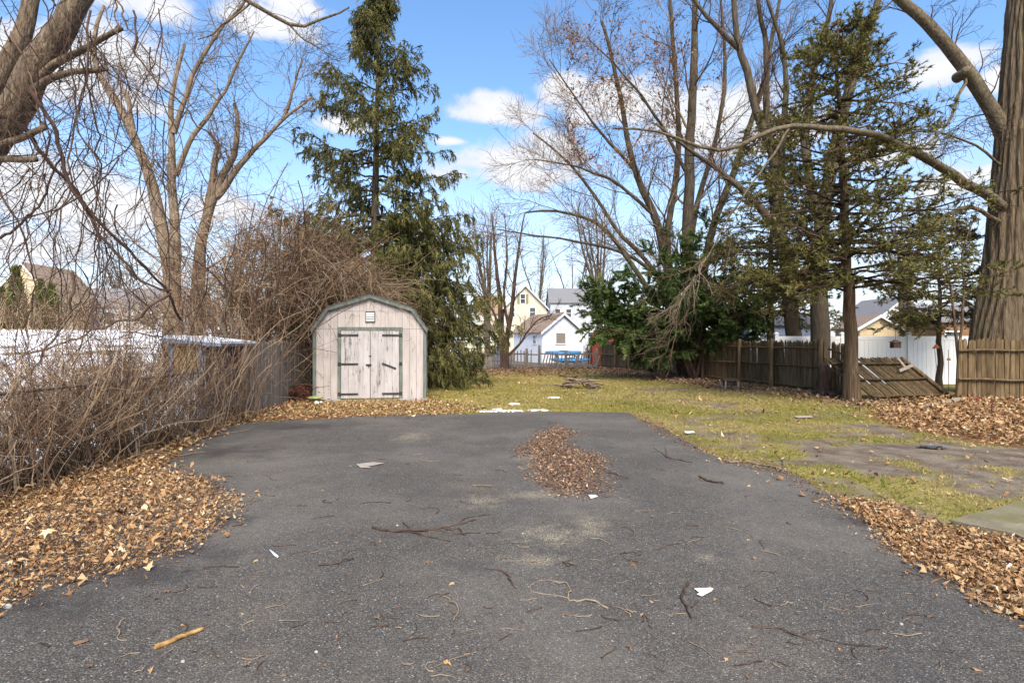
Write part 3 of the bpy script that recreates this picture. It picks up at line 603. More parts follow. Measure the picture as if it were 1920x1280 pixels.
# ---------------------------------------------------------------- barn shed
def build_shed():
    rz = math.radians(7.5); c = G(694, 752)
    root = thing('barn_shed', 'pale peeling wooden shed with gambrel roof and double doors', 'shed', (c[0], c[1], 0), rz)
    def put(mb, name, m, parent=root, **k): return mb.build(name, MT[m], parent, world=False, **k)
    D = 3.2; hw = 1.53
    prof = [(-1.57, 1.93), (-1.16, 2.46), (0, 2.80), (1.16, 2.46), (1.57, 1.93)]
    def top(u): return float(np.interp(u, [p[0] for p in prof], [p[1] for p in prof]))-0.02
    mb = MB(); f = [(-hw, 0.03), (hw, 0.03), (hw, 1.9)]+[(u, top(u)-0.03) for u in (1.4, 1.16, 0.6, 0, -0.6, -1.16, -1.4)]+[(-hw, 1.9)]
    mb.prism([(u, 0.06, z) for u, z in f], (0, D-0.12, 0)); put(mb, 'core', 'dark')
    th = 0.02
    def board(u0, u1, z0, z1f, y=0.06, m='shed_paint', parent=root, name='siding_board'):
        us = [u0, u1] + [b for b in (-1.16, 0, 1.16) if u0 < b < u1]; us = sorted(us)
        pts = [(u0, y, z0), (u1, y, z0)]+[(u, y, z1f(u)) for u in us[::-1]]
        if min(z1f(u) for u in us) <= z0+0.01: return
        mb = MB(); mb.prism(pts, (0, -th, 0)); return put(mb, name, m, parent)
    step = 0.2; g = 0.006
    us = np.arange(-1.5, 1.501, step)
    for a in us[:-1]:
        u0, u1 = a+g/2, a+step-g/2
        if u1 < -0.88 or u0 > 0.88: board(u0, u1, 0.06, lambda u: 1.935)
        elif u0 < -0.88: board(u0, -0.88, 0.06, lambda u: 1.935)
        elif u1 > 0.88: board(0.88, u1, 0.06, lambda u: 1.935)
        board(u0, u1, 1.942, lambda u: min(2.405, top(u)))
        if abs(a+step/2) < 1.25: board(u0, u1, 2.412, lambda u: top(u))
    # side and rear walls
    for sgn in (-1, 1):
        for k in range(int(D/0.2)):
            y0 = 0.06+k*0.2; x = sgn*hw
            if y0 > D-0.1: break
            mb = MB(); mb.box((min(x, x+sgn*th), y0+0.003, 0.06), (max(x, x+sgn*th), min(y0+0.197, D-0.06), 1.93)); put(mb, 'siding_board', 'shed_paint')
    for a in us[:-1]: board(a+g/2, a+step-g/2, 0.06, lambda u: top(u)-0.03, y=D-0.06+th)
    # corner trim
    for sgn in (-1, 1):
        mb = MB(); mb.box((min(sgn*1.49, sgn*1.565), 0.012, 0.03), (max(sgn*1.49, sgn*1.565), 0.038, 1.94)); put(mb, 'corner_trim', 'trim_green')
        mb = MB(); mb.box((min(sgn*1.553, sgn*1.58), 0.014, 0.03), (max(sgn*1.553, sgn*1.58), 0.11, 1.92)); put(mb, 'corner_trim', 'trim_green')
    # roof slabs and fascia
    ro = MB(); segs = [((-1.62, 1.90), (-1.17, 2.49)), ((-1.17, 2.49), (0, 2.835)), ((0, 2.835), (1.17, 2.49)), ((1.17, 2.49), (1.62, 1.90))]
    for (a, b) in segs:
        n = np.array([-(b[1]-a[1]), b[0]-a[0]]); n = n/np.linalg.norm(n)*0.03
        mb = MB(); mb.prism([(a[0], -0.05, a[1]), (b[0], -0.05, b[1]), (b[0]+n[0], -0.05, b[1]+n[1]), (a[0]+n[0], -0.05, a[1]+n[1])][::-1], (0, D+0.1, 0)); rf = put(mb, 'roof', 'shingle')
        n2 = n/0.03*0.075
        mb = MB(); mb.prism([(a[0], -0.058, a[1]-0.004), (b[0], -0.058, b[1]-0.004), (b[0]-n2[0]*0.25, -0.058, b[1]-0.078), (a[0]-n2[0]*0.25, -0.058, a[1]-0.078)], (0, 0.02, 0)); put(mb, 'fascia', 'trim_green')
        L_ = np.linalg.norm(np.array(b)-np.array(a)); k = max(2, int(L_/0.16))
        mb = MB()
        for i in range(k):      # shingle courses
            p0 = np.array(a)+(np.array(b)-np.array(a))*(i/k); p1 = np.array(a)+(np.array(b)-np.array(a))*((i+1)/k); nn = n/0.03
            lo, hi = (0.046, 0.034) if a[0] < -0.01 else (0.034, 0.046)
            mb.prism([(p0[0]+nn[0]*0.031, -0.056, p0[1]+nn[1]*0.031), (p1[0]+nn[0]*0.031, -0.056, p1[1]+nn[1]*0.031), (p1[0]+nn[0]*hi, -0.056, p1[1]+nn[1]*hi), (p0[0]+nn[0]*lo, -0.056, p0[1]+nn[1]*lo)][::-1], (0, D+0.112, 0))
        put(mb, 'shingles', 'shingle', rf)
    # door frame
    for u0, u1, z0, z1 in ((-0.905, -0.815, 0.04, 1.89), (0.815, 0.905, 0.04, 1.89), (-0.905, 0.915, 1.893, 1.985)):
        mb = MB(); mb.box((u0, 0.008, z0), (u1, 0.037, z1)); put(mb, 'door_trim', 'trim_green')
    # two doors
    for sgn in (-1, 1):
        mb = MB(); a, b = (-0.808, -0.006) if sgn < 0 else (0.006, 0.808)
        mb.box((a+0.004, 0.033, 0.09), (b-0.004, 0.055, 1.88)); door = put(mb, 'door', 'door_paint')
        cuts = np.linspace(a, b, 5)+np.array([0, .01, -.015, .01, 0])
        for i in range(4):
            mb = MB(); mb.box((cuts[i]+.003, 0.013+0.003*(i % 2), 0.082), (cuts[i+1]-.003, 0.031, 1.884)); put(mb, 'door_board', 'door_paint', door)
        for k, z in enumerate((1.77, 1.0, 0.20)):
            e = sgn*0.855; broken = (sgn > 0 and k == 1)
            mb = MB(); mb.box((e-0.045, -0.004, z-0.045), (e+0.045, 0.006, z+0.045)); put(mb, 'hinge', 'iron', door)
            mb = MB()
            if not broken:
                x0, x1 = sorted((e, sgn*0.335)); mb.beam((e, -0.002, z), (sgn*0.335, -0.002, z), 0.012, 0.045)
            else: mb.beam((0.335, -0.004, z+0.015), (0.72, -0.006, z-0.125), 0.012, 0.042)
            put(mb, 'hinge_strap', 'iron', door)
        if sgn > 0:
            mb = MB(); mb.box((-0.12, -0.006, 0.955), (0.035, 0.010, 0.995)); mb.box((-0.06, -0.02, 0.925), (-0.02, 0.002, 0.975)); put(mb, 'latch', 'iron', door)
            mb = MB(); mb.box((-0.03, -0.003, 1.20), (0.03, 0.010, 1.225)); put(mb, 'hasp', 'iron', door)
    # vent
    mb = MB(); mb.box((-0.125, 0.03, 2.13), (0.125, 0.036, 2.395)); vent = put(mb, 'vent', 'dark')
    for u0, u1, z0, z1 in ((-0.14, -0.115, 2.12, 2.405), (0.115, 0.14, 2.12, 2.405), (-0.114, 0.114, 2.12, 2.142), (-0.114, 0.114, 2.383, 2.405)):
        mb = MB(); mb.box((u0, 0.006, z0), (u1, 0.029, z1)); put(mb, 'vent_frame', 'trim_green', vent)
    for k in range(4):
        z = 2.152+k*0.06; mb = MB(); mb.hexa([(-.112,.006,z),(.112,.006,z),(.112,.027,z+.03),(-.112,.027,z+.03),(-.112,.006,z+.010),(.112,.006,z+.010),(.112,.027,z+.04),(-.112,.027,z+.04)]); put(mb, 'slat', 'white_paint', vent)
    # skids and blocks
    for u in (-1.35, -0.98, 0.95, 1.4):
        mb = MB(); mb.box((u-.14, 0.05, -0.03), (u+.14, 0.42, 0.028)); put(mb, 'block', 'stone')
    root.scale = (.94, 1, 1)
    return root, rz, c
shed_root, shed_rz, shed_c = build_shed()
def shed_pt(u, y, z):
    return np.array([shed_c[0]+u*math.cos(shed_rz)-y*math.sin(shed_rz), shed_c[1]+u*math.sin(shed_rz)+y*math.cos(shed_rz), z])
def build_ramp():
    o = shed_pt(0.1, -0.02, 0)
    root = thing('ramp', 'short mossy plank ramp below the shed doors', 'ramp', o, shed_rz)
    for i in range(13):
        u = -0.95+i*0.145; mb = MB(); mb.hexa([(u,-0.62+R.normal(0,.04),-0.012),(u+.13,-0.62+R.normal(0,.04),-0.012),(u+.13,0,-0.012),(u,0,-0.012),(u,-0.60,0.012),(u+.13,-0.60,0.012),(u+.13,0,0.065),(u,0,0.065)])
        mb.build('plank', MT['moss_wood'], root, world=False)
build_ramp()

# ---------------------------------------------------------------- fences
def picket_mesh(w, h, t, m, point=0.08):
    mb = MB(); mb.prism([(-w/2,0,0),(w/2,0,0),(w/2,0,h-point),(0,0,h),(-w/2,0,h-point)], (0,t,0)); return mb.mesh('picket', MT[m])
def post_mesh(r, h, m, n=8):
    mb = MB(); z = np.linspace(0, h, 5); pts = np.column_stack([R.normal(0, .006, 5), R.normal(0, .006, 5), z]); mb.tubes(pts, np.array([r, r*1.02, r*.98, r*.97, r*.85]), n); return mb.mesh('post', MT[m], True)
def fence_run(root, pts, pitch, pm, h, rails, side=-1, jit=0.012, post=None, lean=0.02, rail_r=0.032, rm='fence_wood', skip=None, zs=None, rail_off=0.06, post_off=0.13, maxn=400):
    """pickets, rails and posts along a ground polyline, all children of root; side = where rails show"""
    o = wloc(root); cnt = 0
    for a, b in zip(pts[:-1], pts[1:]):
        a = np.asarray(a, float); b = np.asarray(b, float); d = b-a; Ln = np.linalg.norm(d[:2]); t = d/Ln; ang = math.atan2(t[1], t[0]); nv = np.array([t[1], -t[0], 0])*side
        n = max(1, int(round(Ln/pitch)))
        for i in range(n):
            if skip and skip(): continue
            p = a+d*((i+.5)/n)-o; p[2] += R.normal(0, jit)+0.02
            link('picket', pm, root, p, (R.normal(0, lean*.6), R.normal(0, lean), ang+R.normal(0, .03)), (R.uniform(.9, 1.08), 1, R.uniform(.975, 1.02))); cnt += 1
        for z in rails:
            mb = MB(); k = 5; s = np.linspace(-0.01, 1.01, k)[:, None]; q = a+d*s+nv*rail_off+np.array([0, 0, z])+np.column_stack([np.zeros((k, 2)), R.normal(0, .012, k)])
            mb.tubes(q, np.full(k, rail_r), 6); mb.build('rail', MT[rm], root, smoothf=True)
        if post is not None:
            for q in (a,)+((b,) if b is pts[-1] or np.allclose(b, pts[-1]) else ()): link('post', post, root, q+nv*post_off-o+np.array([0, 0, -0.15]), (R.normal(0, .015), R.normal(0, .02), R.uniform(0, 6)))
    return cnt
# far stockade along the right of the yard
rp = [G(1127, 687), G(1157, 690), G(1183, 692.5), G(1211, 696), G(1252, 701), G(1322, 711), G(1392, 717), G(1452, 725.5), G(1545, 736)]
rp = [np.array(p) for p in rp]
sf = thing('stockade_fence', 'long weathered stockade fence with round rails behind the yew', 'fence', rp[0])
pm = picket_mesh(0.078, 1.62, 0.028, 'fence_wood'); pmp = post_mesh(0.075, 1.85, 'fence_wood')
fence_run(sf, rp, 0.086, pm, 1.6, (0.14, 0.80, 1.40), side=1, post=pmp, lean=0.012)
# short leaning bay behind the cedar trunk
s2 = thing('stockade_fence', 'sagging short stockade bay with gaps beside the cedar trunk', 'fence', rp[-1]+np.array([.12, -.1, 0]))
fence_run(s2, [rp[-1]+np.array([.15, -.12, -.03]), G(1612, 751)+np.array([0, .2, -.22])], 0.105, pm, 1.6, (0.14, 0.78, 1.38), side=1, lean=0.05, post=None)
# fallen bay: racked over in its own plane
def fallen():
    A = G(1652, 752); B = G(1778, 748); A[2] = B[2] = 0.03
    root = thing('fallen_fence_panel', 'collapsed dark stockade panel leaning over onto the leaves', 'fence', A)
    d = B-A; t = nrm(d); nv = np.array([t[1], -t[0], 0]); up = nrm(np.array([-1.10, 0.38, 1.07])); n = 26; pitch = np.linalg.norm(d)/n
    th = nrm(np.cross(up, t))*0.028
    for i in range(-2, n+1):
        if i in (3, 9): continue
        p = A+t*pitch*i; w = 0.086; sl = t*w; hh = 1.66+R.normal(0, .02); tw = up+t*R.normal(0, .012); off = th*R.normal(0, .15)
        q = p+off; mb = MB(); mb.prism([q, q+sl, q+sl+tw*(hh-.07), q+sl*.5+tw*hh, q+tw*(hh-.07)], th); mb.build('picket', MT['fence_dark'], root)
    for s in (0.10, 0.75, 1.38):
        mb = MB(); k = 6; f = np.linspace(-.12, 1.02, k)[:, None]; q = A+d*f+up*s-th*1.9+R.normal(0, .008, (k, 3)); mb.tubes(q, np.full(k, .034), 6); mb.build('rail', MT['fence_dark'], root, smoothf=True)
    mb = MB(); q = B+t*.06-th*1.5; mb.tubes(np.array([q-up*.03, q+up*.8, q+up*1.62]), np.array([.06, .06, .05]), 8); mb.build('post', MT['fence_wood'], root, smoothf=True)
    mb = MB(); q = A+d*.72+up*1.05-th*3; mb.beam(q, q+t*.42+np.array([0, -.05, .16]), .03, .08); mb.build('broken_slat', MT['plank_pale'], root)
    mb = MB(); q = A+d*.86+up*1.12-th*3; mb.beam(q, q-t*.34+np.array([0, -.05, .30]), .03, .07); mb.build('broken_slat', MT['plank_pale'], root)
fallen()
# upright near fence
nf = [G(1797, 752), G(1797, 752)+np.array([2.35, -0.45, 0]), G(1797, 752)+np.array([4.7, -1.0, 0])]
s3 = thing('stockade_fence', 'upright pointed stockade fence in front of the big oak', 'fence', nf[0])
fence_run(s3, nf, 0.107, picket_mesh(0.098, 1.66, 0.03, 'fence_wood', 0.06), 1.66, (0.60, 1.36), side=1, post=post_mesh(.07, 1.75, 'fence_wood'), lean=0.012, post_off=-0.06)
# left board fence
lb = [np.array([-5.83, 12.35, 0]), np.array([-5.9, 14.6, 0]), np.array([-5.95, 16.9, 0]), np.array([-6.0, 19.5, 0])]
s4 = thing('board_fence', 'tall grey board fence between the shed and thicket', 'fence', lb[0])
def plankmesh(w, h, t, m):
    mb = MB(); mb.prism([(-w/2,0,0),(w/2,0,0),(w/2,0,h-.03),(w/2-.03,0,h),(-w/2+.03,0,h),(-w/2,0,h-.03)], (0,t,0)); return mb.mesh('board', MT[m])
bm_ = plankmesh(0.142, 1.62, 0.022, 'fence_grey')
for a, b in zip(lb[:-1], lb[1:]):
    d = b-a; n = int(np.linalg.norm(d)/0.15); ang = math.atan2(d[1], d[0])
    for i in range(n): link('board', bm_, s4, a+d*(i+.5)/n-wloc(s4)+np.array([0, 0, -.02+R.normal(0, .01)]), (R.normal(0, .01), R.normal(0, .008), ang+R.normal(0, .02)), (1, 1, R.uniform(.98, 1.01)))
    for z in (.35, 1.3):
        mb = MB(); mb.beam(a+np.array([-.06, 0, z]), b+np.array([-.06, 0, z]), .05, .09); mb.build('rail', MT['fence_grey'], s4)
for p in lb[1:]:
    link('post', post_mesh(.06, 1.8, 'fence_grey'), s4, p-wloc(s4)+np.array([-.13, 0, -.15]))
mb = MB(); mb.tubes(np.array([[-5.80, 12.1, -.1], [-5.79, 12.1, .8], [-5.80, 12.1, 1.62]]), np.array([.085, .08, .075]), 9); mb.build('post', MT['fence_grey'], s4, smoothf=True)
# chain-link
def chainlink():
    y0, y1 = 1.2, 12.0; fx = lambda y: LEFT_X(y)
    root = thing('chain_link_fence', 'rusty low chain-link fence overgrown with vines', 'fence', (fx(y0), y0, 0)); h = 1.06
    for y in (2.2, 4.6, 7.0, 9.5, 11.9):
        mb = MB(); mb.tubes(np.array([[fx(y), y, -.2], [fx(y), y, .6], [fx(y), y, h+.06]]), np.array([.032, .032, .032]), 8); p = mb.build('post', MT['galv'], root, smoothf=True)
        mb = MB(); mb.tubes(np.array([[fx(y), y, h+.055], [fx(y), y, h+.075], [fx(y), y, h+.10]]), np.array([.036, .034, .012]), 8); mb.build('post_cap', MT['galv'], p, smoothf=True)
    mb = MB(); yy = np.linspace(y0, y1, 12); mb.tubes(np.column_stack([fx(yy), yy, np.full(12, h)]), np.full(12, .02), 6); mb.build('top_rail', MT['galv'], root, smoothf=True)
    s = np.arange(y0, y1-h*.55, 0.062); L1 = []; L2 = []
    k = h-.06; wy = k*1.0
    for sgn, ls in ((1, L1), (-1, L2)):
        st = np.arange(y0-(wy if sgn > 0 else 0), y1+(wy if sgn < 0 else 0), 0.085)
        for y in st:
            ya, yb = y, y+sgn*wy; za, zb = .04, h-.02
            for _ in range(1):
                lo, hi = y0, y1
                f0, f1 = 0.0, 1.0
                if sgn > 0: f0 = max(0, (lo-ya)/wy); f1 = min(1, (hi-ya)/wy)
                else: f0 = max(0, (ya-hi)/wy); f1 = min(1, (ya-lo)/wy)
                if f1-f0 < .02: continue
                pa = np.array([0, ya+(yb-ya)*f0, za+(zb-za)*f0]); pb = np.array([0, ya+(yb-ya)*f1, za+(zb-za)*f1]); pm_ = (pa+pb)/2
                q = np.array([pa, pm_, pb]); q[:, 0] = fx(q[:, 1])+.004*sgn; ls.append(q)
    L = np.array(L1+L2); mb = MB(); mb.tubes(L, np.full(L.shape[:2], .0022), 3, v=.5); mb.build('wire_mesh', MT['galv'], root)
chainlink()
# low picket fence at the back of the yard
def pickets_back():
    Y = 33.8; root = thing('picket_fence', 'low weathered picket fence at the back of the lawn', 'fence', P(800, 690, Y)*np.array([1,1,0]))
    pk = picket_mesh(.075, 1.06, .03, 'fence_grey', .09); z0 = 0
    def X(px): return (px-960)/F*Y
    xs = np.arange(X(803), X(1000), .2)
    for i, x in enumerate(xs):
        if abs(x-X(853)) < .5 and i % 2: continue
        link('picket', pk, root, np.array([x, Y, .04])-wloc(root), (0, R.normal(0, .03), 0), (1, 1, R.uniform(.9, 1.06)))
    for x in np.arange(X(1016), X(1118), .19):
        t = (x-X(1016))/(X(1118)-X(1016)); link('picket', pk, root, np.array([x, Y, .02])-wloc(root), (R.normal(0, .05), .1+.16*t+R.normal(0, .08), 0), (1, 1, R.uniform(.8, 1.0)*(1-.08*t)))
    ps = post_mesh(.08, 1.35, 'fence_grey')
    for px, s in ((801, .95), (873, 1.0), (940, .9), (987, .95), (1011, 1.1), (1062, .8), (1119, .95)): link('post', ps, root, np.array([X(px), Y+.1, -.1])-wloc(root), (0, R.normal(0, .02), 0), (1, 1, s))
    for a, b, z1, z2 in ((801, 873, .85, .85), (873, 940, .85, .86), (940, 987, .87, .84), (987, 1011, .82, .80), (1011, 1062, .86, .80), (1062, 1119, .78, .90)):
        for dz in (0, -.70):
            mb = MB(); mb.beam(np.array([X(a), Y+.06, z1+dz]), np.array([X(b), Y+.06, z2+dz]), .05, .09); mb.build('rail', MT['fence_grey'], root)
    for s in (1, -1):
        mb = MB(); mb.beam(np.array([X(845), Y-.05-.04*(s > 0), .1 if s > 0 else .95]), np.array([X(862), Y-.05-.04*(s > 0), .95 if s > 0 else .1]), .03, .08); mb.build('gate_brace', MT['fence_grey'], root)
pickets_back()
# white vinyl fence beyond the yard, right
def vinyl():
    pts = [np.array([10.0, 21.2, 0])+np.array([2.42, -.12, 0])*i for i in range(6)]
    root = thing('vinyl_fence', 'clean white vinyl privacy fence beyond the broken stockade', 'fence', pts[0])
    for a, b in zip(pts[:-1], pts[1:]):
        d = b-a; n = 15; ang = math.atan2(d[1], d[0])
        mbk = MB(); mbk.box((-.077, -.012, .12), (.077, .012, 1.66)); pmesh = vinyl.m if hasattr(vinyl, 'm') else mbk.mesh('panel_board', MT['vinyl']); vinyl.m = pmesh
        for i in range(n): link('panel_board', pmesh, root, a+d*(i+.5)/n-wloc(root), (0, 0, ang))
        for z, hh in ((1.73, .14), (.08, .14)):
            mb = MB(); mb.beam(a+np.array([0, 0, z]), b+np.array([0, 0, z]), .045, hh); mb.build('rail', MT['vinyl'], root)
    for p in pts:
        mb = MB(); mb.box(p+np.array([-.065, -.065, -.1]), p+np.array([.065, .065, 1.88])); po = mb.build('post', MT['vinyl'], root)
        mb = MB(); q = p+np.array([0, 0, 1.884]); mb.hexa([q+np.array([i*.085, j*.085, 0]) for i, j in ((-1,-1),(1,-1),(1,1),(-1,1))]+[q+np.array([i*.03, j*.03, .07]) for i, j in ((-1,-1),(1,-1),(1,1),(-1,1))]); mb.build('post_cap', MT['vinyl'], po)
vinyl()

# ---------------------------------------------------------------- houses behind
def house(name, label, C, ang, W, D, eave, peak, wall, roof, wins=(), sidewins=(), zb=0.0, over=0.25, ridge_along_depth=True, chimney=None, lap=0.16, trim='white_paint', cat='house'):
    """C = front-left corner; u runs along the front, v away. gable faces the front when ridge_along_depth"""
    root = thing(name, label, cat, (C[0], C[1], zb), ang)
    put = lambda mb, n, m, par=root: mb.build(n, MT[m] if isinstance(m, str) else m, par, world=False)
    mb = MB()
    if ridge_along_depth: mb.prism([(0,0,-.3),(W,0,-.3),(W,0,eave),(W/2,0,peak),(0,0,eave)], (0,D,0))
    else: mb.prism([(0,0,-.3),(0,0,eave),(0,D/2,peak),(0,D,eave),(0,D,-.3)], (W,0,0))
    w = put(mb, 'wall', wall)
    mb = MB(); z = 0.0; t = .018     # lapped siding courses
    top = peak if ridge_along_depth else eave
    while z < top-.08:
        z1 = min(z+lap, top)
        if z1 <= eave: a0, a1 = 0, W
        else:
            k = (z1-eave)/(peak-eave); a0, a1 = W/2*k, W-W/2*k
        if a1-a0 > .15: mb.hexa([(a0,-t-.006,z),(a1,-t-.006,z),(a1,-.002,z),(a0,-.002,z),(a0,-.008,z1),(a1,-.008,z1),(a1,-.002,z1),(a0,-.002,z1)])
        if z1 <= eave:
            for x, s in ((0, -1), (W, 1)):
                mb.hexa([(x+s*(t+.006),0,z),(x+s*.002,0,z),(x+s*.002,D,z),(x+s*(t+.006),D,z),(x+s*.008,0,z1),(x+s*.002,0,z1),(x+s*.002,D,z1),(x+s*.008,D,z1)])
        z = z1
    put(mb, 'siding', wall, w)
    th = .12
    def slabp(p0, p1, ext):
        p0 = np.array(p0); p1 = np.array(p1); mb = MB(); mb.prism([p0, p1, p1+np.array([0,0,th]), p0+np.array([0,0,th])], ext); return put(mb, 'roof', roof)
    sl = (peak-eave)/((W if ridge_along_depth else D)/2)
    if ridge_along_depth:
        r1 = slabp((-over, -over, eave-sl*over+.012), (W/2, -over, peak+.012), (0, D+2*over, 0)); slabp((W/2, -over, peak+.012), (W+over, -over, eave-sl*over+.012), (0, D+2*over, 0))
        for (a, b) in (((-over, eave-sl*over), (W/2, peak)), ((W/2, peak), (W+over, eave-sl*over))):
            mb = MB(); mb.prism([(a[0],-over-.03,a[1]+.10),(b[0],-over-.03,b[1]+.10),(b[0],-over-.03,b[1]-.10),(a[0],-over-.03,a[1]-.10)], (0,.028,0)); put(mb, 'rake_board', trim)
    else:
        r1 = slabp((-over, -over, eave-sl*over+.012), (-over, D/2, peak+.012), (W+2*over, 0, 0)); slabp((-over, D/2, peak+.012), (-over, D+over, eave-sl*over+.012), (W+2*over, 0, 0))
    for (u, z, ww, hh, kind) in wins:
        mb = MB(); mb.box((u-ww/2, -.05, z), (u+ww/2, -.03, z+hh)); g = put(mb, 'window', 'board' if kind == 'board' else 'glass')
        fr = .08
        for a, b in (((u-ww/2-fr, z-fr), (u-ww/2, z+hh+fr)), ((u+ww/2, z-fr), (u+ww/2+fr, z+hh+fr)), ((u-ww/2, z+hh), (u+ww/2, z+hh+fr)), ((u-ww/2, z-fr), (u+ww/2, z)), ((u-ww/2, z+hh/2-.03), (u+ww/2, z+hh/2+.03))):
            if kind == 'board' and abs(a[1]-(z+hh/2-.03)) < 1e-6: continue
            mb = MB(); mb.box((a[0], -.075, a[1]), (b[0], -.02, b[1])); put(mb, 'frame', trim, g)
        if kind == 'shutter':
            for s in (-1, 1):
                x = u+s*(ww/2+fr+.20); mb = MB(); mb.box((x-.17, -.06, z-.05), (x+.17, -.02, z+hh+.05)); put(mb, 'shutter', 'shutter')
    for (v, z, ww, hh, side) in sidewins:
        x = 0 if side < 0 else W
        mb = MB(); mb.box((min(x+side*.03, x+side*.05), v-ww/2, z), (max(x+side*.03, x+side*.05), v+ww/2, z+hh)); g = put(mb, 'window', 'glass')
        for a, b in (((v-ww/2-.07, z-.07), (v-ww/2, z+hh+.07)), ((v+ww/2, z-.07), (v+ww/2+.07, z+hh+.07)), ((v-ww/2, z+hh), (v+ww/2, z+hh+.07)), ((v-ww/2, z-.07), (v+ww/2, z)), ((v-ww/2, z+hh/2-.02), (v+ww/2, z+hh/2+.02))):
            mb = MB(); mb.box((min(x+side*.02, x+side*.07), a[0], a[1]), (max(x+side*.02, x+side*.07), b[0], b[1])); put(mb, 'frame', trim, g)
    if chimney:
        mb = MB(); u, v, s, h = chimney; mb.box((u-s/2, v-s/2, eave), (u+s/2, v+s/2, h)); put(mb, 'chimney', 'red_wall', r1)
    return root
house('garage', 'small white lap-sided garage with boarded window behind the picket fence', (2.28, 42), math.radians(25), 3.55, 5.0, 2.35, 3.70, 'siding_white', 'roof_brown',
      wins=[(1.55, 1.45, .8, .78, 'board')], sidewins=[(1.2, 1.45, .5, .6, -1)], over=.22, cat='garage')
house('yellow_house', 'cream gabled house with shuttered attic window behind the garage', (P(946, 640, 75)[0], 75), 0, 5.6, 8, 6.2, 9.05, 'siding_cream', 'roof_orange',
      wins=[(2.45, 6.7, .6, 1.2, 'shutter'), (3.75, 4.9, .7, 1.2, ''), (1.0, 4.9, .7, 1.2, '')], over=.35)
house('house_wing', 'low wide cream house wing with brown roof behind the bare tree', (P(895, 640, 78)[0], 78.6), 0, 3.6, 7, 5.6, 8.2, 'siding_cream', 'roof_orange', wins=[(1.2, 4.0, .8, 1.2, '')], ridge_along_depth=False)
house('sun_porch', 'pale yellow sun porch with white framed windows behind the picket fence', (P(872, 640, 66)[0], 66), 0, 3.5, 4, 2.7, 3.5, 'siding_yellow', 'roof_brown',
      wins=[(1.55, 1.05, .75, 1.15, ''), (2.15+.45, 1.05, .75, 1.15, '')], ridge_along_depth=False)
house('grey_house', 'tall pale grey house with grey roof beyond the garage', (P(1032, 640, 92)[0], 92), 0, 8.6, 9, 8.0, 10.6, 'siding_grey', 'roof_grey',
      wins=[(1.2, 5.6, .8, 1.3, ''), (3.0, 5.6, .8, 1.3, ''), (5.4, 5.6, .8, 1.3, ''), (6.6, 1.5, .8, 1.6, '')], ridge_along_depth=False)
house('red_shed', 'narrow red shed beside the corner of the stockade fence', (P(1111, 640, 38.6)[0], 38.6), math.radians(-4), 2.2, 2.2, 2.0, 2.65, 'red_wall', 'roof_dark', over=.08, trim='red_wall', cat='shed')
house('low_house', 'long low grey house beyond the snowy lot', (P(104, 640, 62)[0], 62), 0, 13, 8, 3.2, 5.4, 'siding_grey', 'roof_grey', zb=2.3, wins=[(2, 1.2, 1.2, 1.2, ''), (6, 1.2, 1.2, 1.2, ''), (10, 1.2, 1.2, 1.2, '')], ridge_along_depth=False)
house('gabled_house', 'tan gabled house behind the arborvitae row', (P(4, 640, 54)[0], 54), 0, 4.0, 6, 4.6, 6.9, 'siding_tan', 'roof_brown', zb=2.2, wins=[(1.2, 2.2, .7, 1.1, '')])
house('low_house', 'grey low house with dark roof behind the yew', (P(1400, 640, 44)[0], 44), 0, 5.4, 6, 2.9, 4.0, 'siding_bluegrey', 'roof_dark', wins=[(1.4, 1.2, .8, 1.0, ''), (3.8, 1.2, .8, 1.0, '')], ridge_along_depth=False)
house('tan_house', 'small tan outbuilding behind the white vinyl fence', (P(1612, 640, 40)[0], 40), math.radians(-8), 2.6, 4, 2.6, 3.4, 'siding_tan', 'roof_brown', cat='outbuilding')
house('brown_house', 'brown house with white trim behind the big oak trunk', (P(1760, 640, 36)[0], 36), math.radians(-6), 3.7, 6, 2.9, 4.0, 'siding_brown', 'roof_grey', wins=[(.8, 1.1, .8, 1.1, ''), (2.6, 1.1, .8, 1.1, '')], ridge_along_depth=False)
house('white_house', 'white two storey house behind the cedar foliage', (P(1650, 640, 58)[0], 58), 0, 5.2, 7, 4.2, 6.2, 'siding_white', 'roof_grey', wins=[(1.2, 1.2, .8, 1.2, ''), (3.4, 1.2, .8, 1.2, '')])

# ---------------------------------------------------------------- smaller things beyond and along the fences
def kayak(cx, cy, z, L_, ang, label):
    n = 15; s = np.linspace(-1, 1, n); w = .34*np.sqrt(np.clip(1-s**2, 0, 1))**1.1+.01; t = np.array([math.cos(ang), math.sin(ang), 0]); sd = np.array([-t[1], t[0], 0]); k = 10
    th = np.arange(k)*2*np.pi/k; V = []
    for i in range(n):
        c = np.array([cx, cy, z+.10*abs(s[i])**3])+t*s[i]*L_/2
        for a in th: V.append(c+sd*w[i]*math.cos(a)+np.array([0, 0, (.20 if math.sin(a) > 0 else .12)*math.sin(a)*(w[i]/.34)**.6]))
    i = np.arange(n-1)[:, None]*k; j = np.arange(k)[None]; q = np.stack([i+j, i+(j+1) % k, i+k+(j+1) % k, i+k+j], -1).reshape(-1, 4)
    root = thing('kayak', label, 'kayak', (cx, cy, z-.12)); mb = MB(); mb.add(V, [q, np.arange(k)[None, ::-1], (np.arange(k)+(n-1)*k)[None]]); mb.build('hull', MT['kayak'], root, smoothf=True)
    mb = MB(); c = np.array([cx, cy, z+.185]); a = np.linspace(0, 2*np.pi, 17)[:-1]; ring = np.array([c+t*.34*math.cos(x)+sd*.2*math.sin(x) for x in np.append(a, a[0])]); mb.tubes(ring, np.full(17, .025), 6); mb.build('cockpit_rim', MT['iron'], root, smoothf=True)
kx = P(1060, 640, 37.5)
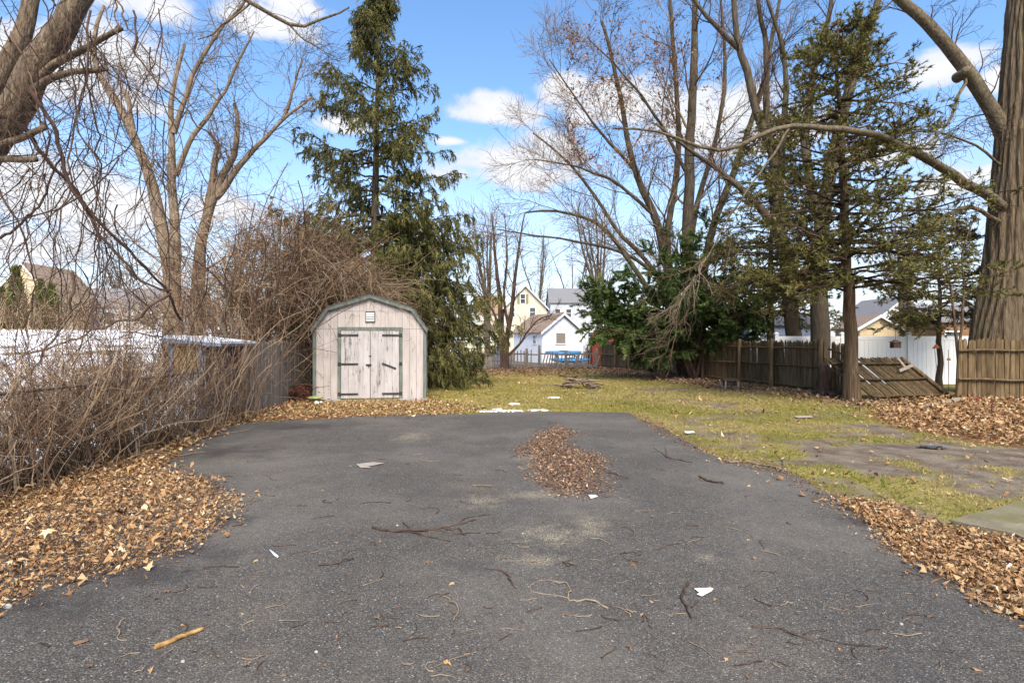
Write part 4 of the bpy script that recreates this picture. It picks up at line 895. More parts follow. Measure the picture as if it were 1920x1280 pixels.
kayak(kx[0]-.1, 37.5, .78, 2.5, math.radians(6), 'upper bright blue kayak lying on a sawhorse by the garage')
kayak(kx[0]+.25, 37.0, .32, 2.6, math.radians(-4), 'lower bright blue kayak beneath the upper one')
def sawhorse():
    root = thing('sawhorse', 'wooden sawhorse rack carrying the blue kayaks', 'sawhorse', (kx[0], 37.4, 0))
    for sx in (-.55, .65):
        for z in (.16, .62):
            mb = MB(); mb.beam(np.array([kx[0]+sx, 36.5, z]), np.array([kx[0]+sx, 38.0, z]), .08, .08); mb.build('bar', MT['fence_grey'], root)
        for y in (36.55, 37.95):
            mb = MB(); mb.box((kx[0]+sx-.04, y-.04, -.05), (kx[0]+sx+.04, y+.04, .68)); mb.build('leg', MT['fence_grey'], root)
sawhorse()
def bin_():
    c = P(931, 640, 45); root = thing('trash_bin', 'dark grey wheeled bin behind the picket fence', 'bin', (c[0], 45, 0))
    mb = MB(); x, y = c[0], 45; mb.hexa([(x-.3,y-.3,.05),(x+.3,y-.3,.05),(x+.3,y+.3,.05),(x-.3,y+.3,.05),(x-.38,y-.38,1.1),(x+.38,y-.38,1.1),(x+.38,y+.38,1.1),(x-.38,y+.38,1.1)]); mb.build('body', MT['greysheet'], root)
    mb = MB(); mb.hexa([(x-.4,y-.42,1.103),(x+.4,y-.42,1.103),(x+.4,y+.4,1.103),(x-.4,y+.4,1.103),(x-.36,y-.36,1.2),(x+.36,y-.36,1.2),(x+.36,y+.36,1.24),(x-.36,y+.36,1.24)]); mb.build('lid', MT['roof_dark'], root)
    for s in (-1, 1):
        mb = MB(); mb.tubes(np.array([[x+s*.3, y+.3, .1], [x+s*.36, y+.3, .1]]), np.array([.1, .1]), 10); mb.build('wheel', MT['iron'], root)
bin_()
def leanto():
    c = G(356, 793); X0 = -6.75; Y0 = 11.2
    root = thing('lean_to', 'low lean-to with blue metal edge and plywood panel behind the fence', 'lean-to', (X0, Y0, 0))
    mb = MB(); mb.prism([(X0-.15, Y0-.15, 1.60), (X0+1.0, Y0-.15, 1.50), (X0+1.0, Y0-.15, 1.55), (X0-.15, Y0-.15, 1.66)], (0, 1.6, 0)); rf = mb.build('roof', MT['greysheet'], root)
    mb = MB(); mb.prism([(X0-.14, Y0-.14, 1.665), (X0+.99, Y0-.14, 1.555), (X0+.99, Y0-.14, 1.60), (X0-.14, Y0-.14, 1.73)], (0, 1.55, 0)); mb.build('snow_cover', MT['snow'], rf)
    mb = MB(); mb.prism([(X0-.17, Y0-.185, 1.60), (X0+1.02, Y0-.185, 1.50), (X0+1.02, Y0-.185, 1.55), (X0-.17, Y0-.185, 1.66)], (0, .03, 0)); mb.build('edge_trim', MT['blue_trim'], rf)
    mb = MB(); mb.box((X0, Y0-.02, .95), (X0+.50, Y0, 1.55)); mb.build('panel', MT['ply'], root)
    mb = MB(); mb.box((X0, Y0-.02, .05), (X0+.50, Y0, .947)); mb.build('panel', MT['siding_grey'], root)
    mb = MB(); mb.box((X0+.505, Y0-.06, -.05), (X0+.60, Y0+.03, 1.50)); mb.build('post', MT['blue_trim'], root)
    mb = MB(); mb.box((X0+.605, Y0, .05), (X0+.63, Y0+1.3, 1.49)); mb.build('side_sheet', MT['greysheet'], root)
    mb = MB(); mb.box((X0-.09, Y0-.06, -.05), (X0-.005, Y0+.03, 1.56)); mb.build('post', MT['blue_trim'], root)
leanto()
def misc():
    # loose plank and red scrap by the fallen panel
    a = G(1727, 763, .05); b = G(1803, 747, .10)
    mb = MB(); mb.beam(a, b, .15, .045); tag(mb.build('loose_plank', MT['plank_pale']), 'long pale plank lying on leaves at the fallen panel', 'plank')
    c = G(1812, 752, .0)+np.array([0, -.25, 0]); mb = MB(); mb.hexa([c+np.array(p) for p in ((-.10,-.06,0),(.10,-.06,0),(.10,.06,0),(-.10,.06,0),(-.08,-.05,.10),(.11,-.04,.14),(.09,.05,.12),(-.08,.06,.09))]); tag(mb.build('plastic_scrap', MT['redplastic']), 'faded red plastic piece at the foot of the upright fence', 'scrap')
    # hollow stump against the fence
    c = G(1537, 738); th = np.linspace(0, 2*np.pi, 16, endpoint=False); root = thing('stump', 'dark rotten stump against the stockade fence', 'stump', (c[0], c[1]-.25, 0))
    V = []; zs = [(-.05, .34), (.2, .25), (.5, .21), (.75, .17), (.95, .05)]
    for k, (z, r) in enumerate(zs):
        for t in th: V.append((c[0]+math.cos(t)*r*(1+.25*math.sin(3*t+k)*.6), c[1]-.25+math.sin(t)*r*.8, z+R.normal(0, .05)*(k > 2)))
    i = np.arange(4)[:, None]*16; j = np.arange(16)[None]; q = np.stack([i+j, i+(j+1) % 16, i+16+(j+1) % 16, i+16+j], -1).reshape(-1, 4)
    mb = MB(); mb.add(V, [q, (np.arange(16)+64)[None]]); mb.build('trunk', MT['bark_dark'], root, smoothf=True)
    mb = MB()
    for k in range(7):
        a = R.uniform(0, 6.28); mb.tubes(np.array([[c[0]+math.cos(a)*.25, c[1]-.25+math.sin(a)*.2, .08], [c[0]+math.cos(a)*.5, c[1]-.3+math.sin(a)*.35, .02], [c[0]+math.cos(a)*.75, c[1]-.3+math.sin(a)*.5, -.03]]), np.array([.07, .05, .02]), 6)
    mb.build('root', MT['bark_dark'], root, smoothf=True)
    # dark logs beside it
    for k, (px, py, l) in enumerate(((1556, 739, .7), (1571, 741, .6))):
        p = G(px, py, .08); mb = MB(); mb.tubes(np.array([p+np.array([-l/2, 0, 0]), p+np.array([0, .02, .01]), p+np.array([l/2, .06, 0])]), np.array([.09, .1, .085]), 8); tag(mb.build('log', MT['bark_dark'], smoothf=True), ['short dark log lying between stump and cedar trunk', 'thinner dark log touching the cedar trunk'][k], 'log')
    # low log seat on the leaves
    c = G(1369, 729); root = thing('stool', 'little dark stool with pale legs in front of the stockade', 'stool', c)
    mb = MB(); mb.box(c+np.array([-.26, -.16, .28]), c+np.array([.26, .16, .34])); mb.build('seat', MT['fence_wood'], root)
    mb = MB(); mb.box(c+np.array([-.2, -.1, .12]), c+np.array([.2, .14, .279])); mb.build('body', MT['bark_dark'], root)
    for sx in (-.2, .2):
        for sy in (-.13, .13):
            mb = MB(); mb.beam(c+np.array([sx*1.1, sy*1.1, -.02]), c+np.array([sx, sy, .278]), .045, .045, up=(0, 1, 0)); mb.build('leg', MT['plank_pale'], root)
    # shepherd hook with rusty ornament
    c = np.array([P(1755, 640, 18)[0], 18., 0]); root = thing('garden_stake', 'thin garden stakes with rust coloured top before the vinyl fence', 'garden stake', c)
    for px0, px1, py in ((1752, 1762, 652), (1764, 1761, 652), (1778, 1779, 655)):
        a = P(px1, 712, 18); a[2] = -.1; b = P(px0, py, 18); mb = MB(); mb.tubes(np.array([a, (a+b)/2, b]), np.full(3, .008), 5); mb.build('stake', MT['iron'], root)
    q = P(1755, 650, 18); mb = MB(); mb.hexa([q+np.array(p) for p in ((-.1,-.04,-.06),(.1,-.04,-.03),(.1,.04,-.03),(-.1,.04,-.06),(-.02,-.02,.07),(.03,-.02,.07),(.03,.02,.07),(-.02,.02,.07))]); mb.build('ornament', MT['rust'], root)
    q = P(1779, 674, 18); mb = MB(); mb.hexa([q+np.array(p) for p in ((-.06,-.02,-.03),(.06,-.02,-.03),(.06,.02,-.03),(-.06,.02,-.03),(-.03,-.02,.05),(.03,-.02,.05),(.03,.02,.05),(-.03,.02,.05))]); mb.build('ornament', MT['stick_yellow'], root)
    # green plastic basin at the shed corner
    c = shed_pt(-1.36, -.22, 0); root = thing('plastic_basin', 'upturned lime green plastic basin at the shed corner', 'basin', c)
    k = 18; th = np.linspace(0, 2*np.pi, k, endpoint=False); V = []
    for r, z in ((.10, -.01), (.12, .10), (.20, .12), (.21, .145), (.15, .17), (.04, .18)): V += [(c[0]+math.cos(t)*r, c[1]+math.sin(t)*r*.8, z) for t in th]
    i = np.arange(5)[:, None]*k; j = np.arange(k)[None]; mb = MB(); mb.add(V, [np.stack([i+j, i+(j+1) % k, i+k+(j+1) % k, i+k+j], -1).reshape(-1, 4), (np.arange(k)+5*k)[None]]); mb.build('bowl', MT['lime'], root, smoothf=True)
    for n_, (du, dy, s) in enumerate(((-1.28, -.5, .06), (-1.18, -.46, .05), (-1.22, -.58, .045))):
        c = shed_pt(du, dy, .03); V = []; 
        for kz, rr in ((-.04, .7), (0, 1), (.035, .6)): V += [(c[0]+math.cos(t)*s*rr*(1+.2*math.sin(2*t)), c[1]+math.sin(t)*s*rr, c[2]+kz*s/.05) for t in th[::3]]
        m6 = 6; i = np.arange(2)[:, None]*m6; j = np.arange(m6)[None]; mb = MB(); mb.add(V, [np.stack([i+j, i+(j+1) % m6, i+m6+(j+1) % m6, i+m6+j], -1).reshape(-1, 4), (np.arange(m6)+2*m6)[None]])
        tag(mb.build('pebble', MT['paper'], smoothf=True), 'white pebble beside the lime green basin', 'pebble', 'pebbles by the basin')
    # pale stepping stone right of the ramp
    for n_, (u, y, a, b, lab) in enumerate(((1.12, -.16, .34, .13, 'flat pale stone at the right foot of the shed'), (-.98, -.1, .22, .1, 'flat grey stone between basin and ramp'))):
        c = shed_pt(u, y, 0); t = np.linspace(0, 2*np.pi, 14, endpoint=False); r = 1+.25*(vnoise(np.cos(t)*2, np.sin(t)*2, 1.5, 140+n_)-.5); pts = np.column_stack([c[0]+np.cos(t)*a*r, c[1]+np.sin(t)*b*r, np.full(14, -.02)])
        mb = MB(); mb.prism(pts, (0, 0, .09)); tag(mb.build('flat_stone', MT['stone']), lab, 'stone')
    # concrete slab
    V = [G(1780, 985), G(1925, 945), G(2100, 990), G(2000, 1065), G(1905, 1012)]
    V = jitter_poly(np.array(V)[:, :2], .15, .012, 9); mb = MB(); mb.prism(np.column_stack([V, np.full(len(V), -.08)]), (0, 0, .13)); tag(mb.build('concrete_slab', MT['slab']), 'mossy concrete slab sunk in grass beside the driveway', 'slab')
    # bird feeder hanging from the cedar
    q = P(1679, 646, 15.2); root = thing('bird_feeder', 'small dark box feeder hanging from a cedar branch', 'bird feeder', q-np.array([0, 0, .12]))
    mb = MB(); mb.box(q+np.array([-.1, -.08, -.09]), q+np.array([.1, .08, .06])); mb.build('box', MT['bark_dark'], root)
    mb = MB(); mb.hexa([q+np.array(p) for p in ((-.13,-.11,.063),(.13,-.11,.063),(.13,.11,.063),(-.13,.11,.063),(-.02,-.02,.13),(.02,-.02,.13),(.02,.02,.13),(-.02,.02,.13))]); mb.build('lid', MT['bark_dark'], root)
    mb = MB(); mb.tubes(np.array([q+np.array([0, 0, .12]), q+np.array([.0, 0, .5]), q+np.array([-.02, 0, .95])]), np.full(3, .006), 4); mb.build('wire', MT['iron'], root)
misc()
# ---------------------------------------------------------------- trees
def resample(poly, n, wob=0.0):
    p = np.asarray(poly, float); k = len(p); ext = np.vstack([2*p[0]-p[1], p, 2*p[-1]-p[-2]]); out = []
    for i in range(k-1):
        a, b, c, d = ext[i:i+4]
        for t in np.linspace(0, 1, 12, endpoint=False): out.append(.5*((2*b)+(c-a)*t+(2*a-5*b+4*c-d)*t*t+(-a+3*b-3*c+d)*t**3))
    out.append(p[-1]); out = np.array(out); s = np.concatenate([[0], np.cumsum(np.linalg.norm(np.diff(out, axis=0), axis=1))]); q = np.linspace(0, s[-1], n)
    r = np.column_stack([np.interp(q, s, out[:, i]) for i in range(out.shape[1])])
    if wob:
        w = R.normal(0, wob, (n, 3)); w[0] = 0; w = (w+np.roll(w, 1, 0))/2; w[0] = 0; r[:, :3] += w
    return r
def limb(pl, r0, r1, n=18, wob=0.03, curve=1.0):
    """pl = [(px, py, Y)...] -> points and radii"""
    pts = resample([P(*q) for q in pl], n, wob); t = np.linspace(0, 1, n)**curve
    return pts, r0+(r1-r0)*t
def grow(pts, rad, k, n, t0, t1, ang, length, up=0.0, wig=.15, rf=.55, tip=.004, rmax=9, spread=None, tpow=1.0):
    """k children per parent branch; length = (lo, hi) metres, scaled down towards the parent's tip"""
    M, N, _ = pts.shape
    t = t0+(t1-t0)*((np.arange(k)[None]+R.random((M, k)))/k)**tpow; f = t*(N-1); i = np.clip(f.astype(int), 0, N-2); w = (f-i)[..., None]; m = np.arange(M)[:, None]
    p = pts[m, i]*(1-w)+pts[m, i+1]*w; T = nrm(pts[m, i+1]-pts[m, i]); r = rad[m, i]*(1-w[..., 0])+rad[m, i+1]*w[..., 0]
    p = p.reshape(-1, 3); T = T.reshape(-1, 3); r = r.reshape(-1); t = t.reshape(-1); K = len(p)
    q = nrm(np.cross(T, R.normal(size=(K, 3)))); 
    if spread is not None: q = nrm(q*np.asarray(spread))
    a = R.uniform(ang[0], ang[1], K)[:, None]; d = nrm(T*np.cos(a)+q*np.sin(a)); Ln = R.uniform(length[0], length[1], K)*(1.15-.65*t)
    out = np.empty((K, n, 3)); out[:, 0] = p; upv = np.array([0, 0, 1.])
    for s in range(1, n):
        d = nrm(d+R.normal(0, wig, (K, 3))+upv*up); out[:, s] = out[:, s-1]+d*(Ln/(n-1))[:, None]
    r0 = np.minimum(np.maximum(r*rf, tip*1.2), rmax); rr = r0[:, None]+(tip-r0[:, None])*np.linspace(0, 1, n)[None]**.8
    return out, rr
def bare_tree(name, label, limbs, trunkmat, twigmat, levels, base, group=None, sides=12, leaf=None, rough=.05, fine=None):
    """limbs: list of (pts, rad) main stems; levels: kwargs for grow, each level growing from the one before"""
    root = thing(name, label, 'tree', base, group=group)
    for li, (p, r) in enumerate(limbs):
        mb = MB(); sd = sides; a = np.arange(sd)*2*np.pi/sd
        rr = r[:, None]*(1+rough*R.normal(0, 1, (len(r), sd))); rr = (rr+np.roll(rr, 1, 0))/2; rr[0] = r[0]
        mb.tubes(p[None], rr[None], sd, v=.5); mb.build('trunk' if li == 0 else 'limb', MT[trunkmat], root, smoothf=True)
    n = 18; cur = (np.array([resample(p, n) for p, r in limbs]), np.array([np.interp(np.linspace(0, 1, n), np.linspace(0, 1, len(r)), r) for p, r in limbs]))
    tw = MB(); last = None; allv = [cur]
    for i, lv in enumerate(levels):
        lv = dict(lv); sd = lv.pop('sides', 4); srcs = lv.pop('src', [len(allv)-1]); 
        parts = [grow(allv[s][0], allv[s][1], **lv) for s in srcs]; cur = (np.concatenate([q[0] for q in parts]), np.concatenate([q[1] for q in parts])); allv.append(cur)
        tw.tubes(cur[0], cur[1], sd)
    if levels: tw.build('crown', MT[twigmat], root)
    if leaf:
        nl, sz, cond, lm = leaf; pts = allv[-1][0]; ok = np.where(cond(pts[:, -1]))[0]
        if len(ok):
            ix = R.choice(ok, nl); pos = pts[ix, R.integers(1, pts.shape[1], nl)]+R.normal(0, .04, (nl, 3)); lb = MB(); leaves(lb, pos, R.uniform(sz[0], sz[1], nl), tilt=1.2, curl=.6); lb.build('clinging_leaves', MT[lm], root)['kind'] = 'stuff'
    return root, allv

# near tree, left edge (Y 7.5 - 8.5)
def tree_near_left():
    Y = 8.0; L_ = [limb([(-230,760,Y),(-190,560,Y),(-110,400,Y),(-30,290,Y),(22,212,Y),(80,112,Y),(142,10,Y),(215,-110,Y+.2)], .34, .115, 26, .015),
          limb([(-150,470,Y),(-80,290,Y+.1),(-8,160,Y+.2),(35,80,Y+.3),(62,-10,Y+.4),(90,-120,Y+.5)], .17, .085, 20, .015),
          limb([(40,180,Y),(95,128,Y-.1),(170,85,Y-.2),(229,57,Y-.3)], .06, .03, 12, .012),
          limb([(40,185,Y),(85,152,Y-.2),(140,135,Y-.3),(202,130,Y-.4)], .055, .03, 12, .012),
          limb([(-60,295,Y-.1),(-10,275,Y-.3),(40,258,Y-.4),(86,240,Y-.5)], .058, .035, 10, .012),
          limb([(-70,330,Y-.1),(-20,305,Y-.3),(20,300,Y-.4),(66,299,Y-.5)], .058, .035, 10, .012),
          limb([(142,10,Y),(260,-60,Y+.4),(380,-50,Y+.8),(470,5,Y+1),(540,44,Y+1.2),(590,42,Y+1.3),(655,12,Y+1.4)], .07, .012, 22, .02),
          limb([(540,44,Y+1.2),(575,80,Y+1.25),(622,100,Y+1.3)], .016, .006, 10, .015),
          limb([(470,5,Y+1),(440,30,Y+1),(400,60,Y+1),(370,70,Y+.95)], .018, .007, 10, .02)]
    lv = [dict(k=7, n=8, t0=.15, t1=1, ang=(.4, 1.1), length=(.5, 1.5), up=-.05, wig=.22, rf=.16, tip=.003, rmax=.018),
          dict(k=6, n=6, t0=.15, t1=1, ang=(.4, 1.1), length=(.25, .7), up=-.04, wig=.25, rf=.6, tip=.002, sides=3)]
    bare_tree('leaning_tree', 'large leaning bare tree with sawn-off limbs above the chain-link fence', L_, 'bark_near', 'twig_dark', lv, P(-230, 853, Y)*np.array([1, 1, 0]), sides=16, rough=.07)
tree_near_left()
# hanging vines from it
def hanging_vines():
    root = thing('hanging_vine', 'dark woody vines hanging and crossing below the leaning tree', 'vine', np.array([-7.3, 7.6, 0]))
    mb = MB(); Y = 7.6
    for pl, r in (([(-60,215,Y),(10,222,Y),(60,262,Y),(120,330,Y),(170,400,Y),(215,440,Y),(290,520,Y+.2),(340,600,Y+.5)], .030), ([(55,165,Y),(100,235,Y),(130,330,Y),(190,440,Y),(262,520,Y),(320,545,Y)], .028),
                  ([(-30,460,Y),(40,420,Y),(95,350,Y),(110,290,Y)], .02), ([(150,110,Y),(180,230,Y),(178,400,Y),(182,520,Y)], .013), ([(-20,330,Y),(40,430,Y),(60,520,Y),(50,640,Y)], .014),
                  ([(170,20,Y),(165,130,Y),(140,240,Y),(120,400,Y),(80,560,Y)], .014), ([(135,20,Y),(133,140,Y),(150,250,Y),(190,330,Y),(155,420,Y),(140,520,Y)], .012),
                  ([(215,0,Y),(222,140,Y),(205,210,Y),(230,310,Y)], .010), ([(320,550,Y),(230,600,Y),(120,640,Y),(0,690,Y)], .018), ([(135,510,Y),(132,570,Y),(110,630,Y),(60,690,Y),(0,760,Y)], .018),
                  ([(20,60,Y),(60,160,Y),(85,300,Y),(50,420,Y)], .012), ([(250,20,Y),(265,120,Y),(330,190,Y),(400,260,Y+.3),(450,330,Y+.4)], .014), ([(215,-10,Y),(240,50,Y),(310,140,Y+.1),(380,220,Y+.2)], .012)):
        p, rr = limb(pl, r, r*.55, 26, .03); mb.tubes(p, rr, 6)
    # 60 random hanging strands
    K = 125; n = 14; px = np.where(R.random(K) < .75, R.uniform(-40, 230, K), R.uniform(230, 420, K)); st = np.array([P(a, R.choice([R.uniform(-30, 330), R.uniform(300, 480)], p=[.7, .3]), Y+R.uniform(-.5, .8)) for a in px]); d = nrm(np.column_stack([R.normal(0, .35, K), R.normal(0, .2, K), -np.ones(K)])); Ln = R.uniform(1.0, 3.6, K); o = np.empty((K, n, 3)); o[:, 0] = st
    for s in range(1, n): d = nrm(d+R.normal(0, .20, (K, 3))+np.array([0, 0, -.05])); o[:, s] = o[:, s-1]+d*(Ln/n)[:, None]
    r = np.repeat(R.uniform(.004, .011, K)[:, None], n, 1)*np.linspace(1, .5, n)[None]; mb.tubes(o, r, 4)
    a, b = grow(o, r, 6, 6, .1, 1, (.4, 1.3), (.25, 1.0), up=-.02, wig=.38, rf=.6, tip=.002); mb.tubes(a, b, 3)
    a, b = grow(a, b, 3, 5, .2, 1, (.5, 1.2), (.15, .4), up=-.02, wig=.35, rf=.6, tip=.002); mb.tubes(a, b, 3)
    mb.build('stems', MT['twig_dark'], root)
hanging_vines()

# two broken-topped trees beyond the thicket
LVB = [dict(k=8, n=9, t0=.2, t1=1, ang=(.35, .9), length=(1.0, 2.8), up=.05, wig=.17, rf=.25, tip=.006, rmax=.04, sides=5),
       dict(k=7, n=7, t0=.15, t1=1, ang=(.4, 1.0), length=(.5, 1.5), up=.0, wig=.22, rf=.6, tip=.005, sides=3),
       dict(k=4, n=5, t0=.2, t1=1, ang=(.4, 1.0), length=(.3, .8), up=-.04, wig=.25, rf=.7, tip=.004, sides=3)]
Y = 16.5
bare_tree('broken_tree', 'tan bare tree with three broken-topped stems behind the thicket', [
    limb([(326,755,Y),(322,640,Y),(322,540,Y),(305,430,Y),(285,340,Y),(248,250,Y),(215,185,Y),(180,130,Y),(178,60,Y),(195,10,Y)], .27, .035, 24, .02),
    limb([(330,755,Y),(330,600,Y),(328,450,Y),(322,330,Y),(320,230,Y),(325,160,Y),(345,82,Y)], .22, .035, 24, .02),
    limb([(330,330,Y),(352,275,Y),(385,225,Y),(415,180,Y),(450,110,Y),(478,60,Y)], .08, .02, 16, .02),
    limb([(326,250,Y),(345,190,Y),(370,120,Y),(410,60,Y),(450,15,Y),(490,-40,Y)], .08, .02, 16, .02),
    limb([(248,250,Y),(245,215,Y),(235,180,Y),(228,165,Y)], .08, .045, 8, .02)], 'bark_tan', 'twig_tan', LVB, P(328, 742, Y)*np.array([1, 1, 0]))
Y = 17.5
bare_tree('broken_tree', 'tan bare tree forking low with snapped stubs beside the three-stem tree', [
    limb([(362,745,Y),(368,600,Y),(376,480,Y),(390,400,Y),(412,340,Y),(440,285,Y),(446,225,Y),(440,195,Y)], .27, .05, 24, .02),
    limb([(388,400,Y),(398,340,Y),(402,300,Y),(410,268,Y)], .12, .06, 10, .02),
    limb([(405,370,Y),(450,310,Y),(500,255,Y),(530,225,Y),(560,200,Y),(585,182,Y)], .115, .025, 18, .02),
    limb([(530,225,Y),(550,170,Y),(568,110,Y)], .06, .015, 10, .02)], 'bark_tan', 'twig_tan', LVB, P(366, 736, Y)*np.array([1, 1, 0]))

# ---- thicket of vines and brush along the left
def strands(starts, d0, Ln, n, wig, grav, r, rtip=.5):
    K = len(starts); o = np.empty((K, n, 3)); o[:, 0] = starts; d = nrm(d0); g = np.zeros(K)
    for s in range(1, n): d = nrm(d+R.normal(0, wig, (K, 3))+np.array([0, 0, 1.])*np.asarray(grav)*(s/n)); o[:, s] = o[:, s-1]+d*(Ln/(n-1))[:, None]
    o[:, 1:, 2] = np.maximum(o[:, 1:, 2], .03)
    return o, r[:, None]*np.linspace(1, rtip, n)[None]
def thicket():
    mb = MB()
    K = 1050; y = 3.2+(11.9-3.2)*R.random(K)**.8; y = np.where((y > 8.7) & (y < 10.9) & (R.random(K) < .6), y-4.5*R.random(K)-1.0, y); y = np.where((y > 10.5) & (R.random(K) < .5), y-5, y); hgt = np.interp(y, [3, 6, 8.5, 10.5, 13], [1.15, 1.4, 1.95, 2.3, 2.4]); x = LEFT_X(y)+R.normal(-.12, .28, K); x = np.where(x > LEFT_X(y)+.35, LEFT_X(y), x)
    d0 = np.column_stack([R.normal(-.08, .22, K), R.normal(0, .30, K), np.ones(K)]); Ln = hgt*R.uniform(.5, 1.45, K)
    o, r = strands(np.column_stack([x, y, np.full(K, -.03)]), d0, Ln, 9, .21, .16, R.uniform(.003, .008, K)*np.interp(y, [3, 9], [.55, 1.1])); mb.tubes(o, r, 3)
    a, b = grow(o, r, 4, 5, .25, 1, (.3, 1.2), (.2, .7), up=.06, wig=.36, rf=.7, tip=.0015); mb.tubes(a, b, 3)
    a, b = grow(a[::2], b[::2], 2, 4, .2, 1, (.4, 1.2), (.12, .4), up=-.03, wig=.3, rf=.8, tip=.002); mb.tubes(a, b, 3)
    # thicker crooked stems
    K = 110; y = R.uniform(3.5, 11.9, K); o, r = strands(np.column_stack([LEFT_X(y)+R.normal(.02, .15, K), y, np.full(K, -.03)]), np.column_stack([R.normal(0, .2, K), R.normal(0, .25, K), np.ones(K)]), R.uniform(.7, 1.9, K), 14, .24, .10, R.uniform(.005, .014, K)); mb.tubes(o, r, 5, v=R.uniform(.5, .9, K))
    tag(mb.build('vine_thicket', MT['vine']), 'tangled leafless vines and brush grown through the chain-link fence', 'brush', kind='stuff')
    # brush on the lot behind
    mb = MB(); K = 760; x = R.uniform(-11.5, -6.3, K); y = R.uniform(9.5, 17.5, K); y = np.where((y < 12.6) & (x > -7.4), y+3.2, y)
    o, r = strands(np.column_stack([x, y, slope(x, y)-.02]), np.column_stack([R.normal(0, .35, K), R.normal(0, .35, K), np.ones(K)]), R.uniform(.8, 2.9, K)*np.interp(x, [-11, -6.3], [.65, 1.15]), 8, .18, -.15, R.uniform(.004, .009, K)); mb.tubes(o, r, 3)
    a, b = grow(o, r, 4, 5, .25, 1, (.3, 1.2), (.3, .9), up=-.05, wig=.3, rf=.7, tip=.003); mb.tubes(a, b, 3)
    tag(mb.build('brush', MT['vine']), 'pale brown leafless brush on the snowy lot', 'brush', kind='stuff')
    K = 420; x = R.uniform(-38, -14, K); y = R.uniform(37.5, 41.5, K); o, r = strands(np.column_stack([x, y, slope(x, y)-.02]), np.column_stack([R.normal(0, .3, K), R.normal(0, .3, K), np.ones(K)]), R.uniform(1.0, 4.2, K), 7, .16, -.1, R.uniform(.014, .028, K)); mb2 = MB(); mb2.tubes(o, r, 3); a, b = grow(o, r, 6, 5, .2, 1, (.3, 1.1), (.6, 1.8), up=-.02, wig=.25, rf=.7, tip=.010); mb2.tubes(a, b, 3)
    tag(mb2.build('far_brush', MT['vine']), 'distant brown hedge of bare brush before the low grey house', 'brush', kind='stuff')
    # mound of vines over the fence and shed corner
    mb = MB(); K = 1100; x = R.uniform(-8.6, -5.0, K); y = R.uniform(14.2, 18.5, K); x = np.where((y > 14.85) & (x > -5.55), x-.9, x)
    top = np.interp(x, [-8.6, -7.6, -6.6, -5.6, -5.0], [3.4, 5.2, 5.8, 5.4, 3.8])
    z0 = top*R.random(K)**.7*.85; z0 = np.where((x > -6.3) & (z0 < 2.5), 2.5+(z0 % 1.2), z0)
    o, r = strands(np.column_stack([x, y, z0]), np.column_stack([R.normal(.15, .8, K), R.normal(-.2, .7, K), R.uniform(.1, 1.1, K)]), R.uniform(.9, 2.6, K), 8, .25, -.32, R.uniform(.006, .011, K)); mb.tubes(o, r, 3)
    a, b = grow(o, r, 5, 5, .15, 1, (.3, 1.3), (.35, 1.1), up=-.07, wig=.3, rf=.7, tip=.003); mb.tubes(a, b, 3)
    K = 90; y = R.uniform(14.2, 18, K); o, r = strands(np.column_stack([R.uniform(-8, -6.3, K), y, np.full(K, -.05)]), np.column_stack([R.normal(.08, .3, K), R.normal(-.1, .25, K), np.ones(K)]), R.uniform(4, 6.6, K), 14, .13, -.12, R.uniform(.012, .03, K)); mb.tubes(o, r, 5, v=R.uniform(.2, .7, K))
    K = 420; uu = R.uniform(-2.2, .5, K); st = np.array([shed_pt(u, yy, zz) for u, yy, zz in zip(uu, R.uniform(.3, 3.2, K), np.interp(uu, [-2.2, -.8, .5], [4.4, 4.0, 3.1])-R.random(K)**1.3*1.0)]); o, r = strands(st, np.column_stack([R.uniform(-.4, 1, K), R.normal(-.5, .5, K), R.normal(.1, .4, K)]), R.uniform(.7, 1.9, K), 10, .2, -.22, R.uniform(.005, .010, K)); mb.tubes(o, r, 4, v=R.uniform(.5, 1, K))
    a, b = grow(o, r, 4, 5, .2, 1, (.3, 1.2), (.3, .7), up=-.05, wig=.3, rf=.7, tip=.003); mb.tubes(a, b, 3)
    tag(mb.build('vine_mound', MT['vine']), 'high mound of brown vines spilling over the board fence and shed roof', 'brush', kind='stuff')
    # a few rusty leaves caught in it
    lb = MB(); n = 420; leaves(lb, np.column_stack([R.uniform(-8.4, -5.6, n), R.uniform(14, 15.5, n), R.uniform(2, 5, n)]), R.uniform(.05, .11, n), 1.0, .6)
    tag(lb.build('caught_leaves', MT['leaf_rust']), 'rusty leaves caught in the vine mound', 'leaves', kind='stuff')
thicket()
def whips():   # saplings and leaning poles at the fence end
    Y = 12.6; n = 0
    for pl, r, lab in (([(430,775,Y),(428,720,Y),(432,660,Y),(415,600,Y),(440,540,Y)], .055, 'crooked lichen-grey sapling at the end of the chain-link fence'),
                  ([(455,772,12.2),(466,720,12.2),(480,650,12.2),(487,615,12.2)], .018, 'thin pale pole leaning against the first fence post')):
        p, rr = limb(pl, r, r*.45, 16, .02); p[0, 2] = -.05; root = thing('sapling' if n == 0 else 'leaning_pole', lab, 'sapling' if n == 0 else 'pole', p[0]*np.array([1, 1, 0])); mb = MB(); mb.tubes(p, rr, 7); mb.build('trunk' if n == 0 else 'pole', MT['bark_limb' if n == 0 else 'stick_pale'], root, smoothf=True)
        if n == 0:
            a, b = grow(p[None], rr[None], 14, 8, .4, 1, (.4, 1), (.8, 1.8), up=.02, wig=.2, rf=.4, tip=.004); mb = MB(); mb.tubes(a, b, 4); a, b = grow(a, b, 6, 5, .2, 1, (.4, 1), (.3, .8), wig=.25, rf=.6, tip=.003); mb.tubes(a, b, 3); mb.build('crown', MT['twig_tan'], root)
        n += 1
whips()

